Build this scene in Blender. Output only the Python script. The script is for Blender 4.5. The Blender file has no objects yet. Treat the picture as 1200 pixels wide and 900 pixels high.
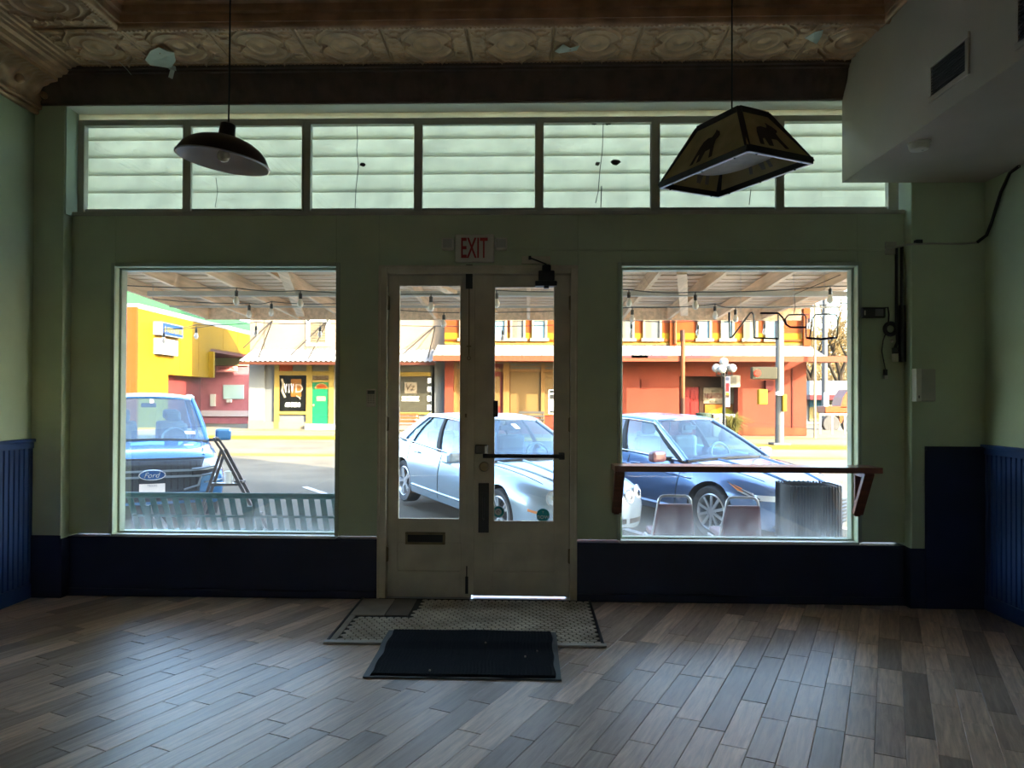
import bpy, bmesh, math, random
from mathutils import Vector, Matrix
from mathutils.bvhtree import BVHTree
from mathutils.noise import noise as pnoise
random.seed(7)
COL = bpy.context.scene.collection
SC = bpy.context.scene
D2R = math.pi/180

# ---------------------------------------------------------------- camera
CAM_Y, CAM_Z = -5.80, 1.50
YAW, PITCH, ROLL = .0297, .0105, .0044
FPX = 900.0
fw = Vector((-math.sin(YAW)*math.cos(PITCH), math.cos(YAW)*math.cos(PITCH), math.sin(PITCH)))
rt0 = Vector((math.cos(YAW), math.sin(YAW), 0))
up0 = rt0.cross(fw)
rt = rt0*math.cos(ROLL)+up0*math.sin(ROLL)
up = up0*math.cos(ROLL)-rt0*math.sin(ROLL)
cam_d = bpy.data.cameras.new('camera')
cam = bpy.data.objects.new('camera', cam_d); COL.objects.link(cam)
cam.matrix_world = Matrix(((rt.x, up.x, -fw.x, 0), (rt.y, up.y, -fw.y, CAM_Y), (rt.z, up.z, -fw.z, CAM_Z), (0, 0, 0, 1)))
cam_d.sensor_width = 36; cam_d.lens = 36*FPX/1200
cam_d.shift_x = 8/1200; cam_d.shift_y = 10/1200
cam_d.clip_start = .05; cam_d.clip_end = 400
SC.camera = cam
def at(px, py, y):
    """survey point: where the sight line through a photo pixel meets the vertical plane at depth y"""
    d = fw + rt*((px-592)/FPX) - up*((py-460)/FPX)
    t = (y-CAM_Y)/d.y
    return Vector((d.x*t, y, CAM_Z+d.z*t))

# ---------------------------------------------------------------- sky, sun, exposure
w = bpy.data.worlds.new('sky'); SC.world = w; w.use_nodes = True
nt = w.node_tree; nt.nodes.clear()
sky = nt.nodes.new('ShaderNodeTexSky'); sky.sky_type = 'NISHITA'
sky.sun_disc = False; sky.sun_elevation = 21*D2R; sky.sun_rotation = 130*D2R
sky.air_density = 1.0; sky.dust_density = 2.5; sky.ozone_density = 1.0
bg = nt.nodes.new('ShaderNodeBackground'); bg.inputs[1].default_value = .5
wo = nt.nodes.new('ShaderNodeOutputWorld')
nt.links.new(sky.outputs[0], bg.inputs[0]); nt.links.new(bg.outputs[0], wo.inputs[0])
sl = bpy.data.lights.new('sun', 'SUN'); sl.energy = 7.0; sl.color = (1.0, .86, .66); sl.angle = .009
so = bpy.data.objects.new('sun', sl); COL.objects.link(so)
so.rotation_euler = Vector((-1, .85, -.50)).to_track_quat('-Z', 'Y').to_euler()
so.location = (20, -17, 12)
vs = SC.view_settings
SC.display_settings.display_device = 'sRGB'
vs.view_transform = 'Standard'; vs.look = 'None'; vs.gamma = 1.0; vs.use_curve_mapping = False
vs.exposure = 2.95
SC.cycles.max_bounces = 16; SC.cycles.diffuse_bounces = 10; SC.cycles.glossy_bounces = 6
SC.cycles.transparent_max_bounces = 24; SC.cycles.transmission_bounces = 8
SC.cycles.use_denoising = True
SC.cycles.sample_clamp_indirect = 8.0
SC.cycles.caustics_reflective = False; SC.cycles.caustics_refractive = False

# ---------------------------------------------------------------- helpers
OFF = {}
class MB:
    def __init__(s): s.v = []; s.f = []
    def add(s, vs_, fs):
        o = len(s.v); s.v += [Vector(p) for p in vs_]; s.f += [tuple(i+o for i in f) for f in fs]; return s
    def box(s, x0, x1, y0, y1, z0, z1):
        return s.add([(x0,y0,z0),(x1,y0,z0),(x1,y1,z0),(x0,y1,z0),(x0,y0,z1),(x1,y0,z1),(x1,y1,z1),(x0,y1,z1)],
                     [(0,3,2,1),(4,5,6,7),(0,1,5,4),(1,2,6,5),(2,3,7,6),(3,0,4,7)])
    def bar(s, a, b, w_, h_, upv=(0,0,1)):
        a = Vector(a); b = Vector(b); d = (b-a).normalized(); u = Vector(upv)
        if abs(d.dot(u)) > .98: u = Vector((0,1,0))
        r = d.cross(u).normalized(); u = r.cross(d)
        vs_ = []
        for p in (a, b):
            for i, j in ((-1,-1),(1,-1),(1,1),(-1,1)): vs_.append(p+r*(i*w_/2)+u*(j*h_/2))
        return s.add(vs_, [(0,1,2,3),(7,6,5,4),(0,4,5,1),(1,5,6,2),(2,6,7,3),(3,7,4,0)])
    def tube(s, pts, r, n=8, closed=False):
        pts = [Vector(p) for p in pts]; m = len(pts); rs = r if isinstance(r, (list, tuple)) else [r]*m
        vs_ = []; fs = []; prev = None
        for i, p in enumerate(pts):
            if closed: d = pts[(i+1) % m]-pts[i-1]
            else: d = pts[min(i+1, m-1)]-pts[max(i-1, 0)]
            d.normalize()
            if prev is None:
                u = Vector((0,0,1)) if abs(d.z) < .9 else Vector((0,1,0))
                u = (u-d*u.dot(d)).normalized()
            else: u = (prev-d*prev.dot(d)).normalized()
            prev = u; k = d.cross(u)
            for j in range(n):
                a = 2*math.pi*j/n; vs_.append(p+(u*math.cos(a)+k*math.sin(a))*rs[i])
        segs = m if closed else m-1
        for i in range(segs):
            b = ((i+1) % m)*n; a = i*n
            for j in range(n): fs.append((a+j, a+(j+1) % n, b+(j+1) % n, b+j))
        if not closed:
            fs.append(tuple(range(n))[::-1]); fs.append(tuple((m-1)*n+j for j in range(n)))
        return s.add(vs_, fs)
    def lathe(s, prof, n=32, c=(0,0,0), axis='z', mtx=None):
        vs_ = []; fs = []; c = Vector(c)
        for (r, h) in prof:
            for j in range(n):
                a = 2*math.pi*j/n; x, y = r*math.cos(a), r*math.sin(a)
                p = {'z': Vector((x,y,h)), 'y': Vector((x,h,y)), 'x': Vector((h,x,y))}[axis]
                vs_.append((mtx @ p if mtx else p)+c)
        for i in range(len(prof)-1):
            for j in range(n): fs.append((i*n+j, i*n+(j+1) % n, (i+1)*n+(j+1) % n, (i+1)*n+j))
        return s.add(vs_, fs)
    def prism(s, poly, fn, t0, t1):
        """poly of 2D points; fn(a,b,t)->3D"""
        n = len(poly); vs_ = [fn(a, b, t0) for a, b in poly]+[fn(a, b, t1) for a, b in poly]
        fs = [tuple(range(n))[::-1], tuple(range(n, 2*n))]+[(i, (i+1) % n, n+(i+1) % n, n+i) for i in range(n)]
        return s.add(vs_, fs)
    def grid(s, fn, nu, nv):
        vs_ = [fn(i/nu, j/nv) for i in range(nu+1) for j in range(nv+1)]
        fs = [(i*(nv+1)+j, (i+1)*(nv+1)+j, (i+1)*(nv+1)+j+1, i*(nv+1)+j+1) for i in range(nu) for j in range(nv)]
        return s.add(vs_, fs)
    def ball(s, c, r, n=12, sz=1.0):
        prof = [(max(1e-4, r*math.sin(math.pi*i/n)), -r*sz*math.cos(math.pi*i/n)) for i in range(n+1)]
        return s.lathe(prof, n*2, c)
    def build(s, name, mat, parent=None, smooth=False, bevel=0.0, local=False, solid=0.0, norm=True):
        me = bpy.data.meshes.new(name)
        off = Vector((0,0,0))
        if parent is not None:
            if not local: off = OFF.get(parent.name, Vector((0,0,0)))
        else:
            xs = [p.x for p in s.v]; ys = [p.y for p in s.v]; zs = [p.z for p in s.v]
            off = Vector(((min(xs)+max(xs))/2, (min(ys)+max(ys))/2, min(zs)))
        me.from_pydata([p-off for p in s.v], [], s.f); me.update()
        if norm:
            bm = bmesh.new(); bm.from_mesh(me); bmesh.ops.recalc_face_normals(bm, faces=bm.faces); bm.to_mesh(me); bm.free()
        ob = bpy.data.objects.new(name, me); COL.objects.link(ob)
        if mat: me.materials.append(mat)
        if parent is not None: ob.parent = parent; OFF[ob.name] = OFF.get(parent.name, Vector((0,0,0)))
        else: ob.location = off; OFF[ob.name] = off
        if smooth:
            for p in me.polygons: p.use_smooth = True
            me.set_sharp_from_angle(angle=40*D2R)
        if bevel:
            m = ob.modifiers.new('bevel', 'BEVEL'); m.width = bevel; m.segments = 2; m.limit_method = 'ANGLE'; m.angle_limit = 50*D2R
        if solid:
            m = ob.modifiers.new('thickness', 'SOLIDIFY'); m.thickness = solid; m.offset = 0
        return ob
def thing(name, label, cat, loc=(0,0,0), rz=0.0, group=None):
    o = bpy.data.objects.new(name, None); COL.objects.link(o); o.empty_display_size = .1
    o.location = loc; o.rotation_euler = (0,0,rz); OFF[o.name] = Vector(loc)
    return tag(o, label, cat, group)
def tag(o, label=None, cat=None, group=None, kind=None):
    if label: o['label'] = label
    if cat: o['category'] = cat
    if group: o['group'] = group
    if kind: o['kind'] = kind
    return o
def struct(o, label, cat):
    return tag(o, label, cat, kind='structure')
def dup(o, parent=None):
    c = o.copy(); COL.objects.link(c)
    if parent is not None: c.parent = parent
    for ch in list(o.children): dup(ch, c)
    return c

# ---------------------------------------------------------------- materials
def mat(name, col, rough=.6, metal=0.0, var=0.0, vscale=3.0, dark=None, bump=0.0, bscale=40.0, spec=.5, stretch=(1,1,1), rnd=0.0, alpha=None, emit=None, coat=0.0):
    m = bpy.data.materials.new(name); m.use_nodes = True
    n = m.node_tree.nodes; l = m.node_tree.links; b = n['Principled BSDF']
    b.inputs['Base Color'].default_value = (*col, 1); b.inputs['Roughness'].default_value = rough
    b.inputs['Metallic'].default_value = metal; b.inputs['Specular IOR Level'].default_value = spec
    if coat: b.inputs['Coat Weight'].default_value = coat; b.inputs['Coat Roughness'].default_value = .04
    if emit: b.inputs['Emission Color'].default_value = (*emit[0], 1); b.inputs['Emission Strength'].default_value = emit[1]
    if var or bump:
        tc = n.new('ShaderNodeTexCoord'); mp = n.new('ShaderNodeMapping'); mp.inputs['Scale'].default_value = stretch
        l.new(tc.outputs['Object'], mp.inputs[0])
    if var:
        nz = n.new('ShaderNodeTexNoise'); nz.inputs['Scale'].default_value = vscale; nz.inputs['Detail'].default_value = 6
        l.new(mp.outputs[0], nz.inputs['Vector'])
        rp = n.new('ShaderNodeValToRGB'); rp.color_ramp.elements[0].position = .3; rp.color_ramp.elements[1].position = .7
        d = dark or tuple(c*(1-var) for c in col)
        rp.color_ramp.elements[0].color = (*d, 1); rp.color_ramp.elements[1].color = (*[min(1, c*(1+var*.35)) for c in col], 1)
        l.new(nz.outputs[0], rp.inputs[0]); out = rp.outputs[0]
        if rnd:
            oi = n.new('ShaderNodeObjectInfo'); mr = n.new('ShaderNodeMapRange'); mr.inputs[3].default_value = 1-rnd; mr.inputs[4].default_value = 1+rnd
            l.new(oi.outputs['Random'], mr.inputs[0]); mx = n.new('ShaderNodeVectorMath'); mx.operation = 'SCALE'
            l.new(out, mx.inputs[0]); l.new(mr.outputs[0], mx.inputs['Scale']); out = mx.outputs[0]
        l.new(out, b.inputs['Base Color'])
    if bump:
        n2 = n.new('ShaderNodeTexNoise'); n2.inputs['Scale'].default_value = bscale; n2.inputs['Detail'].default_value = 4
        l.new(mp.outputs[0], n2.inputs['Vector']); bp = n.new('ShaderNodeBump'); bp.inputs['Strength'].default_value = bump; bp.inputs['Distance'].default_value = .01
        l.new(n2.outputs[0], bp.inputs['Height']); l.new(bp.outputs[0], b.inputs['Normal'])
    return m
def glass_mat(name, tint=(.95,.97,.96), gloss=.07, dirt=0.0, z0=0.0, z1=1.0, base=0.01, rough=.02):
    """thin pane: see-through, a little mirror reflection, dust film that thickens towards the sill"""
    m = bpy.data.materials.new(name); m.use_nodes = True
    n = m.node_tree.nodes; l = m.node_tree.links; n.clear()
    out = n.new('ShaderNodeOutputMaterial'); tr = n.new('ShaderNodeBsdfTransparent'); tr.inputs[0].default_value = (*tint, 1)
    gl = n.new('ShaderNodeBsdfGlossy'); gl.inputs['Roughness'].default_value = rough; gl.inputs[0].default_value = (1,1,1,1)
    mx = n.new('ShaderNodeMixShader'); mx.inputs[0].default_value = gloss
    l.new(tr.outputs[0], mx.inputs[1]); l.new(gl.outputs[0], mx.inputs[2]); last = mx
    if dirt:
        df = n.new('ShaderNodeBsdfDiffuse'); df.inputs[0].default_value = (.75,.77,.78,1)
        tl = n.new('ShaderNodeBsdfTranslucent'); tl.inputs[0].default_value = (.75,.77,.78,1)
        dm = n.new('ShaderNodeMixShader'); dm.inputs[0].default_value = .6; l.new(df.outputs[0], dm.inputs[1]); l.new(tl.outputs[0], dm.inputs[2])
        tc = n.new('ShaderNodeTexCoord'); sp = n.new('ShaderNodeSeparateXYZ'); l.new(tc.outputs['Object'], sp.inputs[0])
        mr = n.new('ShaderNodeMapRange'); mr.inputs[1].default_value = z0; mr.inputs[2].default_value = z1; mr.inputs[3].default_value = 1; mr.inputs[4].default_value = 0
        l.new(sp.outputs[2], mr.inputs[0])
        pw = n.new('ShaderNodeMath'); pw.operation = 'POWER'; pw.inputs[1].default_value = 3.6; l.new(mr.outputs[0], pw.inputs[0])
        nz = n.new('ShaderNodeTexNoise'); nz.inputs['Scale'].default_value = 5; nz.inputs['Detail'].default_value = 8; nz.inputs['Roughness'].default_value = .7
        mp = n.new('ShaderNodeMapping'); mp.inputs['Scale'].default_value = (1.6,1,.8); l.new(tc.outputs['Object'], mp.inputs[0]); l.new(mp.outputs[0], nz.inputs['Vector'])
        m2 = n.new('ShaderNodeMapRange'); m2.inputs[1].default_value = .3; m2.inputs[2].default_value = .75; l.new(nz.outputs[0], m2.inputs[0])
        mu = n.new('ShaderNodeMath'); mu.operation = 'MULTIPLY'; l.new(pw.outputs[0], mu.inputs[0]); l.new(m2.outputs[0], mu.inputs[1])
        ma = n.new('ShaderNodeMath'); ma.operation = 'MULTIPLY_ADD'; ma.inputs[1].default_value = dirt; ma.inputs[2].default_value = base
        l.new(mu.outputs[0], ma.inputs[0])
        m3 = n.new('ShaderNodeMixShader'); l.new(ma.outputs[0], m3.inputs[0]); l.new(last.outputs[0], m3.inputs[1]); l.new(dm.outputs[0], m3.inputs[2]); last = m3
    l.new(last.outputs[0], out.inputs[0]); return m
def transl_mat(name, col, frac=.6, var=.15, vscale=6):
    m = bpy.data.materials.new(name); m.use_nodes = True
    n = m.node_tree.nodes; l = m.node_tree.links; n.clear()
    out = n.new('ShaderNodeOutputMaterial'); df = n.new('ShaderNodeBsdfDiffuse'); tl = n.new('ShaderNodeBsdfTranslucent'); mx = n.new('ShaderNodeMixShader')
    mx.inputs[0].default_value = frac
    tc = n.new('ShaderNodeTexCoord'); nz = n.new('ShaderNodeTexNoise'); nz.inputs['Scale'].default_value = vscale; nz.inputs['Detail'].default_value = 5
    l.new(tc.outputs['Object'], nz.inputs['Vector']); rp = n.new('ShaderNodeValToRGB'); rp.color_ramp.elements[0].position = .3; rp.color_ramp.elements[1].position = .7
    rp.color_ramp.elements[0].color = (*[c*(1-var) for c in col], 1); rp.color_ramp.elements[1].color = (*col, 1)
    l.new(nz.outputs[0], rp.inputs[0])
    for s in (df, tl): l.new(rp.outputs[0], s.inputs[0])
    l.new(df.outputs[0], mx.inputs[1]); l.new(tl.outputs[0], mx.inputs[2]); l.new(mx.outputs[0], out.inputs[0]); return m
M = {}
M['green'] = mat('green wall paint', (.52,.61,.42), .45, var=.12, vscale=2.5, bump=.08, bscale=25)
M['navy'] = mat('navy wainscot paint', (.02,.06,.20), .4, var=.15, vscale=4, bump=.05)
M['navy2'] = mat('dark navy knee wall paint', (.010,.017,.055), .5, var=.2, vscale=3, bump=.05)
M['greige'] = mat('grey beige frame paint', (.46,.45,.38), .55, var=.2, vscale=4)
M['cream'] = mat('worn cream door paint', (.66,.60,.47), .5, var=.2, vscale=5, bump=.05)
M['white'] = mat('white gloss paint', (.78,.80,.78), .5, var=.06, vscale=4)
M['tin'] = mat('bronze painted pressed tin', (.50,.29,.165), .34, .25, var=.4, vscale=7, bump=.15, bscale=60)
M['tinshade'] = mat('shade-darkened pressed tin', (.10,.06,.042), .42, .2, var=.4, vscale=9, bump=.15, bscale=60)  # same tin for the front cornice, its shade put into the colour
M['soffit'] = mat('taupe soffit paint', (.46,.40,.33), .6, var=.1, vscale=2, bump=.06)
M['black'] = mat('black enamel', (.012,.012,.014), .4)
M['rubber'] = mat('black rubber', (.015,.015,.016), .8)
M['chrome'] = mat('chromed steel', (.7,.7,.72), .15, 1.0)
M['steel'] = mat('brushed steel', (.45,.45,.45), .35, 1.0, var=.15, vscale=10)
M['brass'] = mat('dull brass', (.25,.2,.12), .45, .8, var=.3, vscale=12)
M['plastic'] = mat('ivory plastic', (.62,.60,.52), .45)
M['red'] = mat('exit letter red', (.35,.02,.02), .5)
M['walnut'] = mat('stained shelf wood', (.20,.075,.04), .3, var=.4, vscale=5, stretch=(.4,6,6), spec=.6)
M['frosted'] = transl_mat('frosted white louver', (.78,.765,.61), .66, .18)
M['glass'] = glass_mat('dusty shop window glass', dirt=.40, z0=0, z1=.55, base=.006)
M['glassdoor'] = glass_mat('door glass', dirt=.22, z0=0, z1=.5, base=.01)
M['glasstr'] = glass_mat('transom glass', dirt=.1, z0=0, z1=.8, base=.05)
M['glassfrost'] = glass_mat('whitened transom glass', dirt=.35, z0=-.6, z1=.6, base=.10)
def text(s, h, m, parent, pos, rot=None, width=None, extrude=.002, name='lettering', shear=0.0, local=False, offset=0.0):
    """lettering centred on pos; default plane faces -y (reads from the camera side)"""
    c = bpy.data.curves.new('t', 'FONT'); c.body = s; c.align_x = 'CENTER'; c.align_y = 'CENTER'; c.extrude = 1.0*extrude/h; c.shear = shear; c.resolution_u = 3; c.offset = offset
    o = bpy.data.objects.new('t', c); COL.objects.link(o)
    dg = bpy.context.evaluated_depsgraph_get(); me = bpy.data.meshes.new_from_object(o.evaluated_get(dg))
    bpy.data.objects.remove(o); bpy.data.curves.remove(c)
    xs = [v.co.x for v in me.vertices]; ys = [v.co.y for v in me.vertices]
    cx = (min(xs)+max(xs))/2; cy = (min(ys)+max(ys))/2; sy = h/(max(ys)-min(ys)); sx = (width/(max(xs)-min(xs))) if width else sy
    R_ = rot if rot is not None else Matrix.Rotation(90*D2R, 3, 'X')
    b = MB(); b.add([Vector(pos)+R_ @ Vector(((v.co.x-cx)*sx, (v.co.y-cy)*sy, v.co.z*h)) for v in me.vertices], [tuple(p.vertices) for p in me.polygons])
    bpy.data.meshes.remove(me)
    return b.build(name, m, parent, local=local, norm=False)

# ================================================================ ROOM SHELL
XL, XR, YB, ZC = -3.75, 3.33, -9.5, 3.95
# ---- floor
sub = MB().box(XL-.2, XR+.2, YB, .16, -.16, -.013).build('floor', mat('subfloor', (.10,.07,.05), .7))
struct(sub, 'dark wood plank floor laid on a slant across the empty shop', 'floor')
def plank_mat():
    m = bpy.data.materials.new('worn wood plank'); m.use_nodes = True
    n = m.node_tree.nodes; l = m.node_tree.links; b = n['Principled BSDF']
    tc = n.new('ShaderNodeTexCoord'); oi = n.new('ShaderNodeObjectInfo')
    ad = n.new('ShaderNodeVectorMath'); ad.operation = 'MULTIPLY_ADD'; ad.inputs[1].default_value = (40,40,0)
    cb = n.new('ShaderNodeCombineXYZ'); 
    for k in (0,1): l.new(oi.outputs['Random'], cb.inputs[k])
    l.new(cb.outputs[0], ad.inputs[0]); l.new(tc.outputs['Object'], ad.inputs[2])
    mp = n.new('ShaderNodeMapping'); mp.inputs['Scale'].default_value = (1.4, 16, 4); l.new(ad.outputs[0], mp.inputs[0])
    nz = n.new('ShaderNodeTexNoise'); nz.inputs['Scale'].default_value = 2.6; nz.inputs['Detail'].default_value = 8; nz.inputs['Roughness'].default_value = .62; nz.inputs['Distortion'].default_value = .6
    l.new(mp.outputs[0], nz.inputs['Vector'])
    rp = n.new('ShaderNodeValToRGB'); e = rp.color_ramp.elements
    e[0].position = .25; e[0].color = (.26,.17,.12,1); e[1].position = .8; e[1].color = (.70,.54,.41,1)
    k = rp.color_ramp.elements.new(.52); k.color = (.48,.345,.255,1)
    l.new(nz.outputs[0], rp.inputs[0])
    mr = n.new('ShaderNodeMapRange'); mr.inputs[3].default_value = .55; mr.inputs[4].default_value = 1.5; l.new(oi.outputs['Random'], mr.inputs[0])
    sc = n.new('ShaderNodeVectorMath'); sc.operation = 'SCALE'; l.new(rp.outputs[0], sc.inputs[0]); l.new(mr.outputs[0], sc.inputs['Scale'])
    l.new(sc.outputs[0], b.inputs['Base Color'])
    r2 = n.new('ShaderNodeMapRange'); r2.inputs[3].default_value = .36; r2.inputs[4].default_value = .56; l.new(nz.outputs[0], r2.inputs[0]); l.new(r2.outputs[0], b.inputs['Roughness'])
    bp = n.new('ShaderNodeBump'); bp.inputs['Strength'].default_value = .22; bp.inputs['Distance'].default_value = .004; l.new(nz.outputs[0], bp.inputs['Height']); l.new(bp.outputs[0], b.inputs['Normal'])
    b.inputs['Specular IOR Level'].default_value = 1.0
    return m
M['plank'] = plank_mat()
PU = Vector((.4195, .9078, 0)); PV = Vector((.9078, -.4195, 0)); PW = .122
def clip(poly, a, b, c):       # keep a*x+b*y<=c
    out = []
    for i, p in enumerate(poly):
        q = poly[(i+1) % len(poly)]; dp = a*p[0]+b*p[1]-c; dq = a*q[0]+b*q[1]-c
        if dp <= 0: out.append(p)
        if (dp < 0 < dq) or (dq < 0 < dp):
            t = dp/(dp-dq); out.append((p[0]+(q[0]-p[0])*t, p[1]+(q[1]-p[1])*t))
    return out
rnd = random.Random(11)
planks = []
for j in range(-75, 75):
    u0 = -9 + rnd.random()*.7
    while u0 < 8:
        L = rnd.choice((.46,.56,.62,.62,.74,.92))
        c = PU*(u0+L/2)+PV*(j*PW)
        if XL-.6 < c.x < XR+.6 and -6.2 < c.y < .5:
            q = []
            for a, b_ in ((u0+.0014, -.0605), (u0+L-.0014, -.0605), (u0+L-.0014, .0605), (u0+.0014, .0605)):
                p = PU*a+PV*(j*PW+b_); q.append((p.x, p.y))
            for pl in ((-1,0,-XL-.004), (1,0,XR-.004), (0,1,-.03)): q = clip(q, *pl) if len(q) > 2 else q
            if len(q) > 2:
                ar = abs(sum(q[i][0]*q[(i+1) % len(q)][1]-q[(i+1) % len(q)][0]*q[i][1] for i in range(len(q))))/2
                hid = -1.2 < c.x < .44 and -1.0 < c.y < -.3 and all(-1.22 < p[0] < .46 and -1.06 < p[1] < 0 for p in q)
                if ar > .004 and not hid: planks.append((q, c, ar))
        u0 += L
def vis(c):
    d = c-Vector((0, CAM_Y, CAM_Z)); z = d.dot(fw)
    if z < .5: return False
    x = 592+FPX*d.dot(rt)/z; y = 460-FPX*d.dot(up)/z
    return -70 < x < 1270 and y < 960
planks.sort(key=lambda t: -(t[2]/max(.5, (t[1]-Vector((0,CAM_Y,CAM_Z))).length**3) if vis(t[1]) else 0))
ang = math.atan2(PU.y, PU.x)
def plank_geo(mb, q, c, local):
    cs, sn = math.cos(-ang), math.sin(-ang)
    P2 = [((x-c.x), (y-c.y)) for x, y in q]
    if local: P2 = [(x*cs-y*sn, x*sn+y*cs) for x, y in P2]
    else: P2 = q
    n = len(P2); mx_ = sum(p[0] for p in P2)/n; my_ = sum(p[1] for p in P2)/n
    dz = [rnd.uniform(-.0007,.0007) for _ in P2]
    ins = [(p[0]+(mx_-p[0])*.007, p[1]+(my_-p[1])*.03) if local else p for p in P2]
    vs_ = [(p[0], p[1], -.012) for p in P2]+[(p[0], p[1], -.0022) for p in P2]+[(p[0], p[1], z) for p, z in zip(ins, dz)]
    fs = [tuple(range(2*n, 3*n))]
    for k in (0, n): fs += [(k+i, k+(i+1) % n, k+n+(i+1) % n, k+n+i) for i in range(n)]
    mb.add(vs_, fs)
rest = MB(); npl = 0
for q, c, ar in planks:
    if npl < 299 and vis(c):
        b = MB(); plank_geo(b, q, c, True)
        o = b.build('plank', M['plank'], sub, local=True, norm=True)
        o.location = (c.x-OFF['floor'].x, c.y-OFF['floor'].y, -OFF['floor'].z); o.rotation_euler = (0,0,ang); npl += 1
    else: plank_geo(rest, q, c, False)
r_ = rest.build('plank_field', M['plank'], sub); tag(r_, kind='stuff')

# ---- side walls with beadboard wainscot
def side_wall(x, s, nm, lab):
    t = .2
    wv = MB().box(min(x, x-s*t), max(x, x-s*t), YB, .16, -.01, 4.3).build(nm, M['green'])
    struct(wv, lab, 'wall')
    zc = 1.185
    # beads: V-grooved boards, one joined relief
    b = MB(); y = -5.2
    prof = []
    while y < -.001:
        for a, dx in ((0, .002), (.004, .012), (.040, .012), (.044, .004), (.0475, .011), (.051, .004)):
            if y+a < 0: prof.append((x+s*dx, y+a))
        y += .055
    prof.append((x+s*.012, 0.0))
    n = len(prof)
    vs_ = [(p[0], p[1], z) for z in (.10, zc-.03) for p in prof]
    b.add(vs_, [(i, i+1, n+i+1, n+i) for i in range(n-1)])
    tag(b.build('beadboard', M['navy'], wv, norm=False), kind='stuff')
    cp = MB().box(min(x, x+s*.035), max(x, x+s*.035), YB, 0, zc-.012, zc+.012).box(min(x, x+s*.02), max(x, x+s*.02), YB, 0, zc-.06, zc-.012)
    cp.build('cap_rail', M['navy'], wv, bevel=.004)
    MB().box(min(x, x+s*.018), max(x, x+s*.018), YB, 0, 0, .11).build('baseboard', M['navy'], wv, bevel=.004)
    MB().box(min(x, x+s*.010), max(x, x+s*.010), YB, -5.2, .1, zc-.03).build('wainscot_panel', M['navy'], wv)
    return wv
WL = side_wall(XL, 1, 'wall_left', 'green left side wall above a navy beadboard wainscot')
WR = side_wall(XR, -1, 'wall_right', 'green right side wall above a navy beadboard wainscot')
FILL_WIN = ((-1.30,-.72),(1.05,1.75)); RZ0, RZ1 = 1.5, 2.05     # two small rear windows added for fill light
bw = MB().box(XL-.2, FILL_WIN[0][0], YB-.2, YB, -.01, 4.3).box(FILL_WIN[0][1], FILL_WIN[1][0], YB-.2, YB, -.01, 4.3).box(FILL_WIN[1][1], XR+.2, YB-.2, YB, -.01, 4.3)
for (a, c) in FILL_WIN: bw.box(a, c, YB-.2, YB, -.01, RZ0).box(a, c, YB-.2, YB, RZ1, 4.3)
wb = struct(bw.build('wall_back', M['green']), 'green back wall of the shop behind the viewer with two small added fill windows', 'wall')
for i, (a, c) in enumerate(FILL_WIN):
    f = MB(); m_ = (a+c)/2
    for x0, x1, z0, z1 in ((a,a+.05,RZ0,RZ1),(c-.05,c,RZ0,RZ1),(m_-.025,m_+.025,RZ0,RZ1),(a,c,RZ0,RZ0+.05),(a,c,RZ1-.05,RZ1),(a,c,1.76,1.80)): f.box(x0,x1,YB-.12,YB-.06,z0,z1)
    wn = struct(f.build('window_%d' % (10+i), M['white']), ('added rear fill window behind the viewer, left one', 'added rear fill window behind the viewer, right one')[i], 'window')
    MB().box(a+.04, c-.04, YB-.095, YB-.09, RZ0+.04, RZ1-.04).build('pane', M['glasstr'], wn)

# ---- front wall: storefront plane y=0, pilasters proud at y=-.1
W1 = (-3.17, -1.462, .468, 2.515)      # left shop window opening x0,x1,z0,z1
W2 = (.70, 2.452, .458, 2.515)         # right
DX0, DX1, DZ = -1.135, .372, 2.52      # door frame outer
TZ0, TZ1 = 2.93, 3.735                  # transom band
GY = .12                               # glass plane
b = MB()
TH = .16
b.box(-3.53, W1[0], 0, TH, W1[2], TZ0); b.box(W1[1], DX0, 0, TH, W1[2], TZ0); b.box(DX1, W2[0], 0, TH, W2[2], TZ0); b.box(W2[1], 2.83, 0, TH, W2[2], TZ0)
b.box(W1[0], W1[1], 0, TH, W1[3], TZ0); b.box(W2[0], W2[1], 0, TH, W2[3], TZ0); b.box(DX0, DX1, 0, TH, DZ, TZ0)
b.box(XL-.2, -3.515, -.1, TH, 0, 3.75); b.box(2.80, XR+.2, -.1, TH, 0, 3.75)
b.box(XL-.2, XR+.2, -.1, TH+.1, TZ1, 4.4)
wf = struct(b.build('wall_front', M['green'], bevel=.004), 'green storefront wall with two shop windows, double doors and transoms', 'wall')
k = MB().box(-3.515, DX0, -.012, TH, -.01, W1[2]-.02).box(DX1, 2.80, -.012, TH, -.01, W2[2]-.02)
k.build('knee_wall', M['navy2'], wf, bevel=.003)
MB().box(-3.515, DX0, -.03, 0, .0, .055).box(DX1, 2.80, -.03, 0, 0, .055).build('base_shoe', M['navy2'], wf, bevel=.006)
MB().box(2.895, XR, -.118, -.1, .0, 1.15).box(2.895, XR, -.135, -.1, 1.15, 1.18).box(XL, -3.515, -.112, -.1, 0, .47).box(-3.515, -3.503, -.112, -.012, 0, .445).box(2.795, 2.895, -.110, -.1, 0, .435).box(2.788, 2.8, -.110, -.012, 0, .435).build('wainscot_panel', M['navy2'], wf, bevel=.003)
MB().box(2.80, 2.81, -.108, -.1, .45, 3.1).box(-3.53, -3.515, -.108, -.1, .45, 3.7).build('corner_bead', M['green'], wf, bevel=.003)
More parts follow.
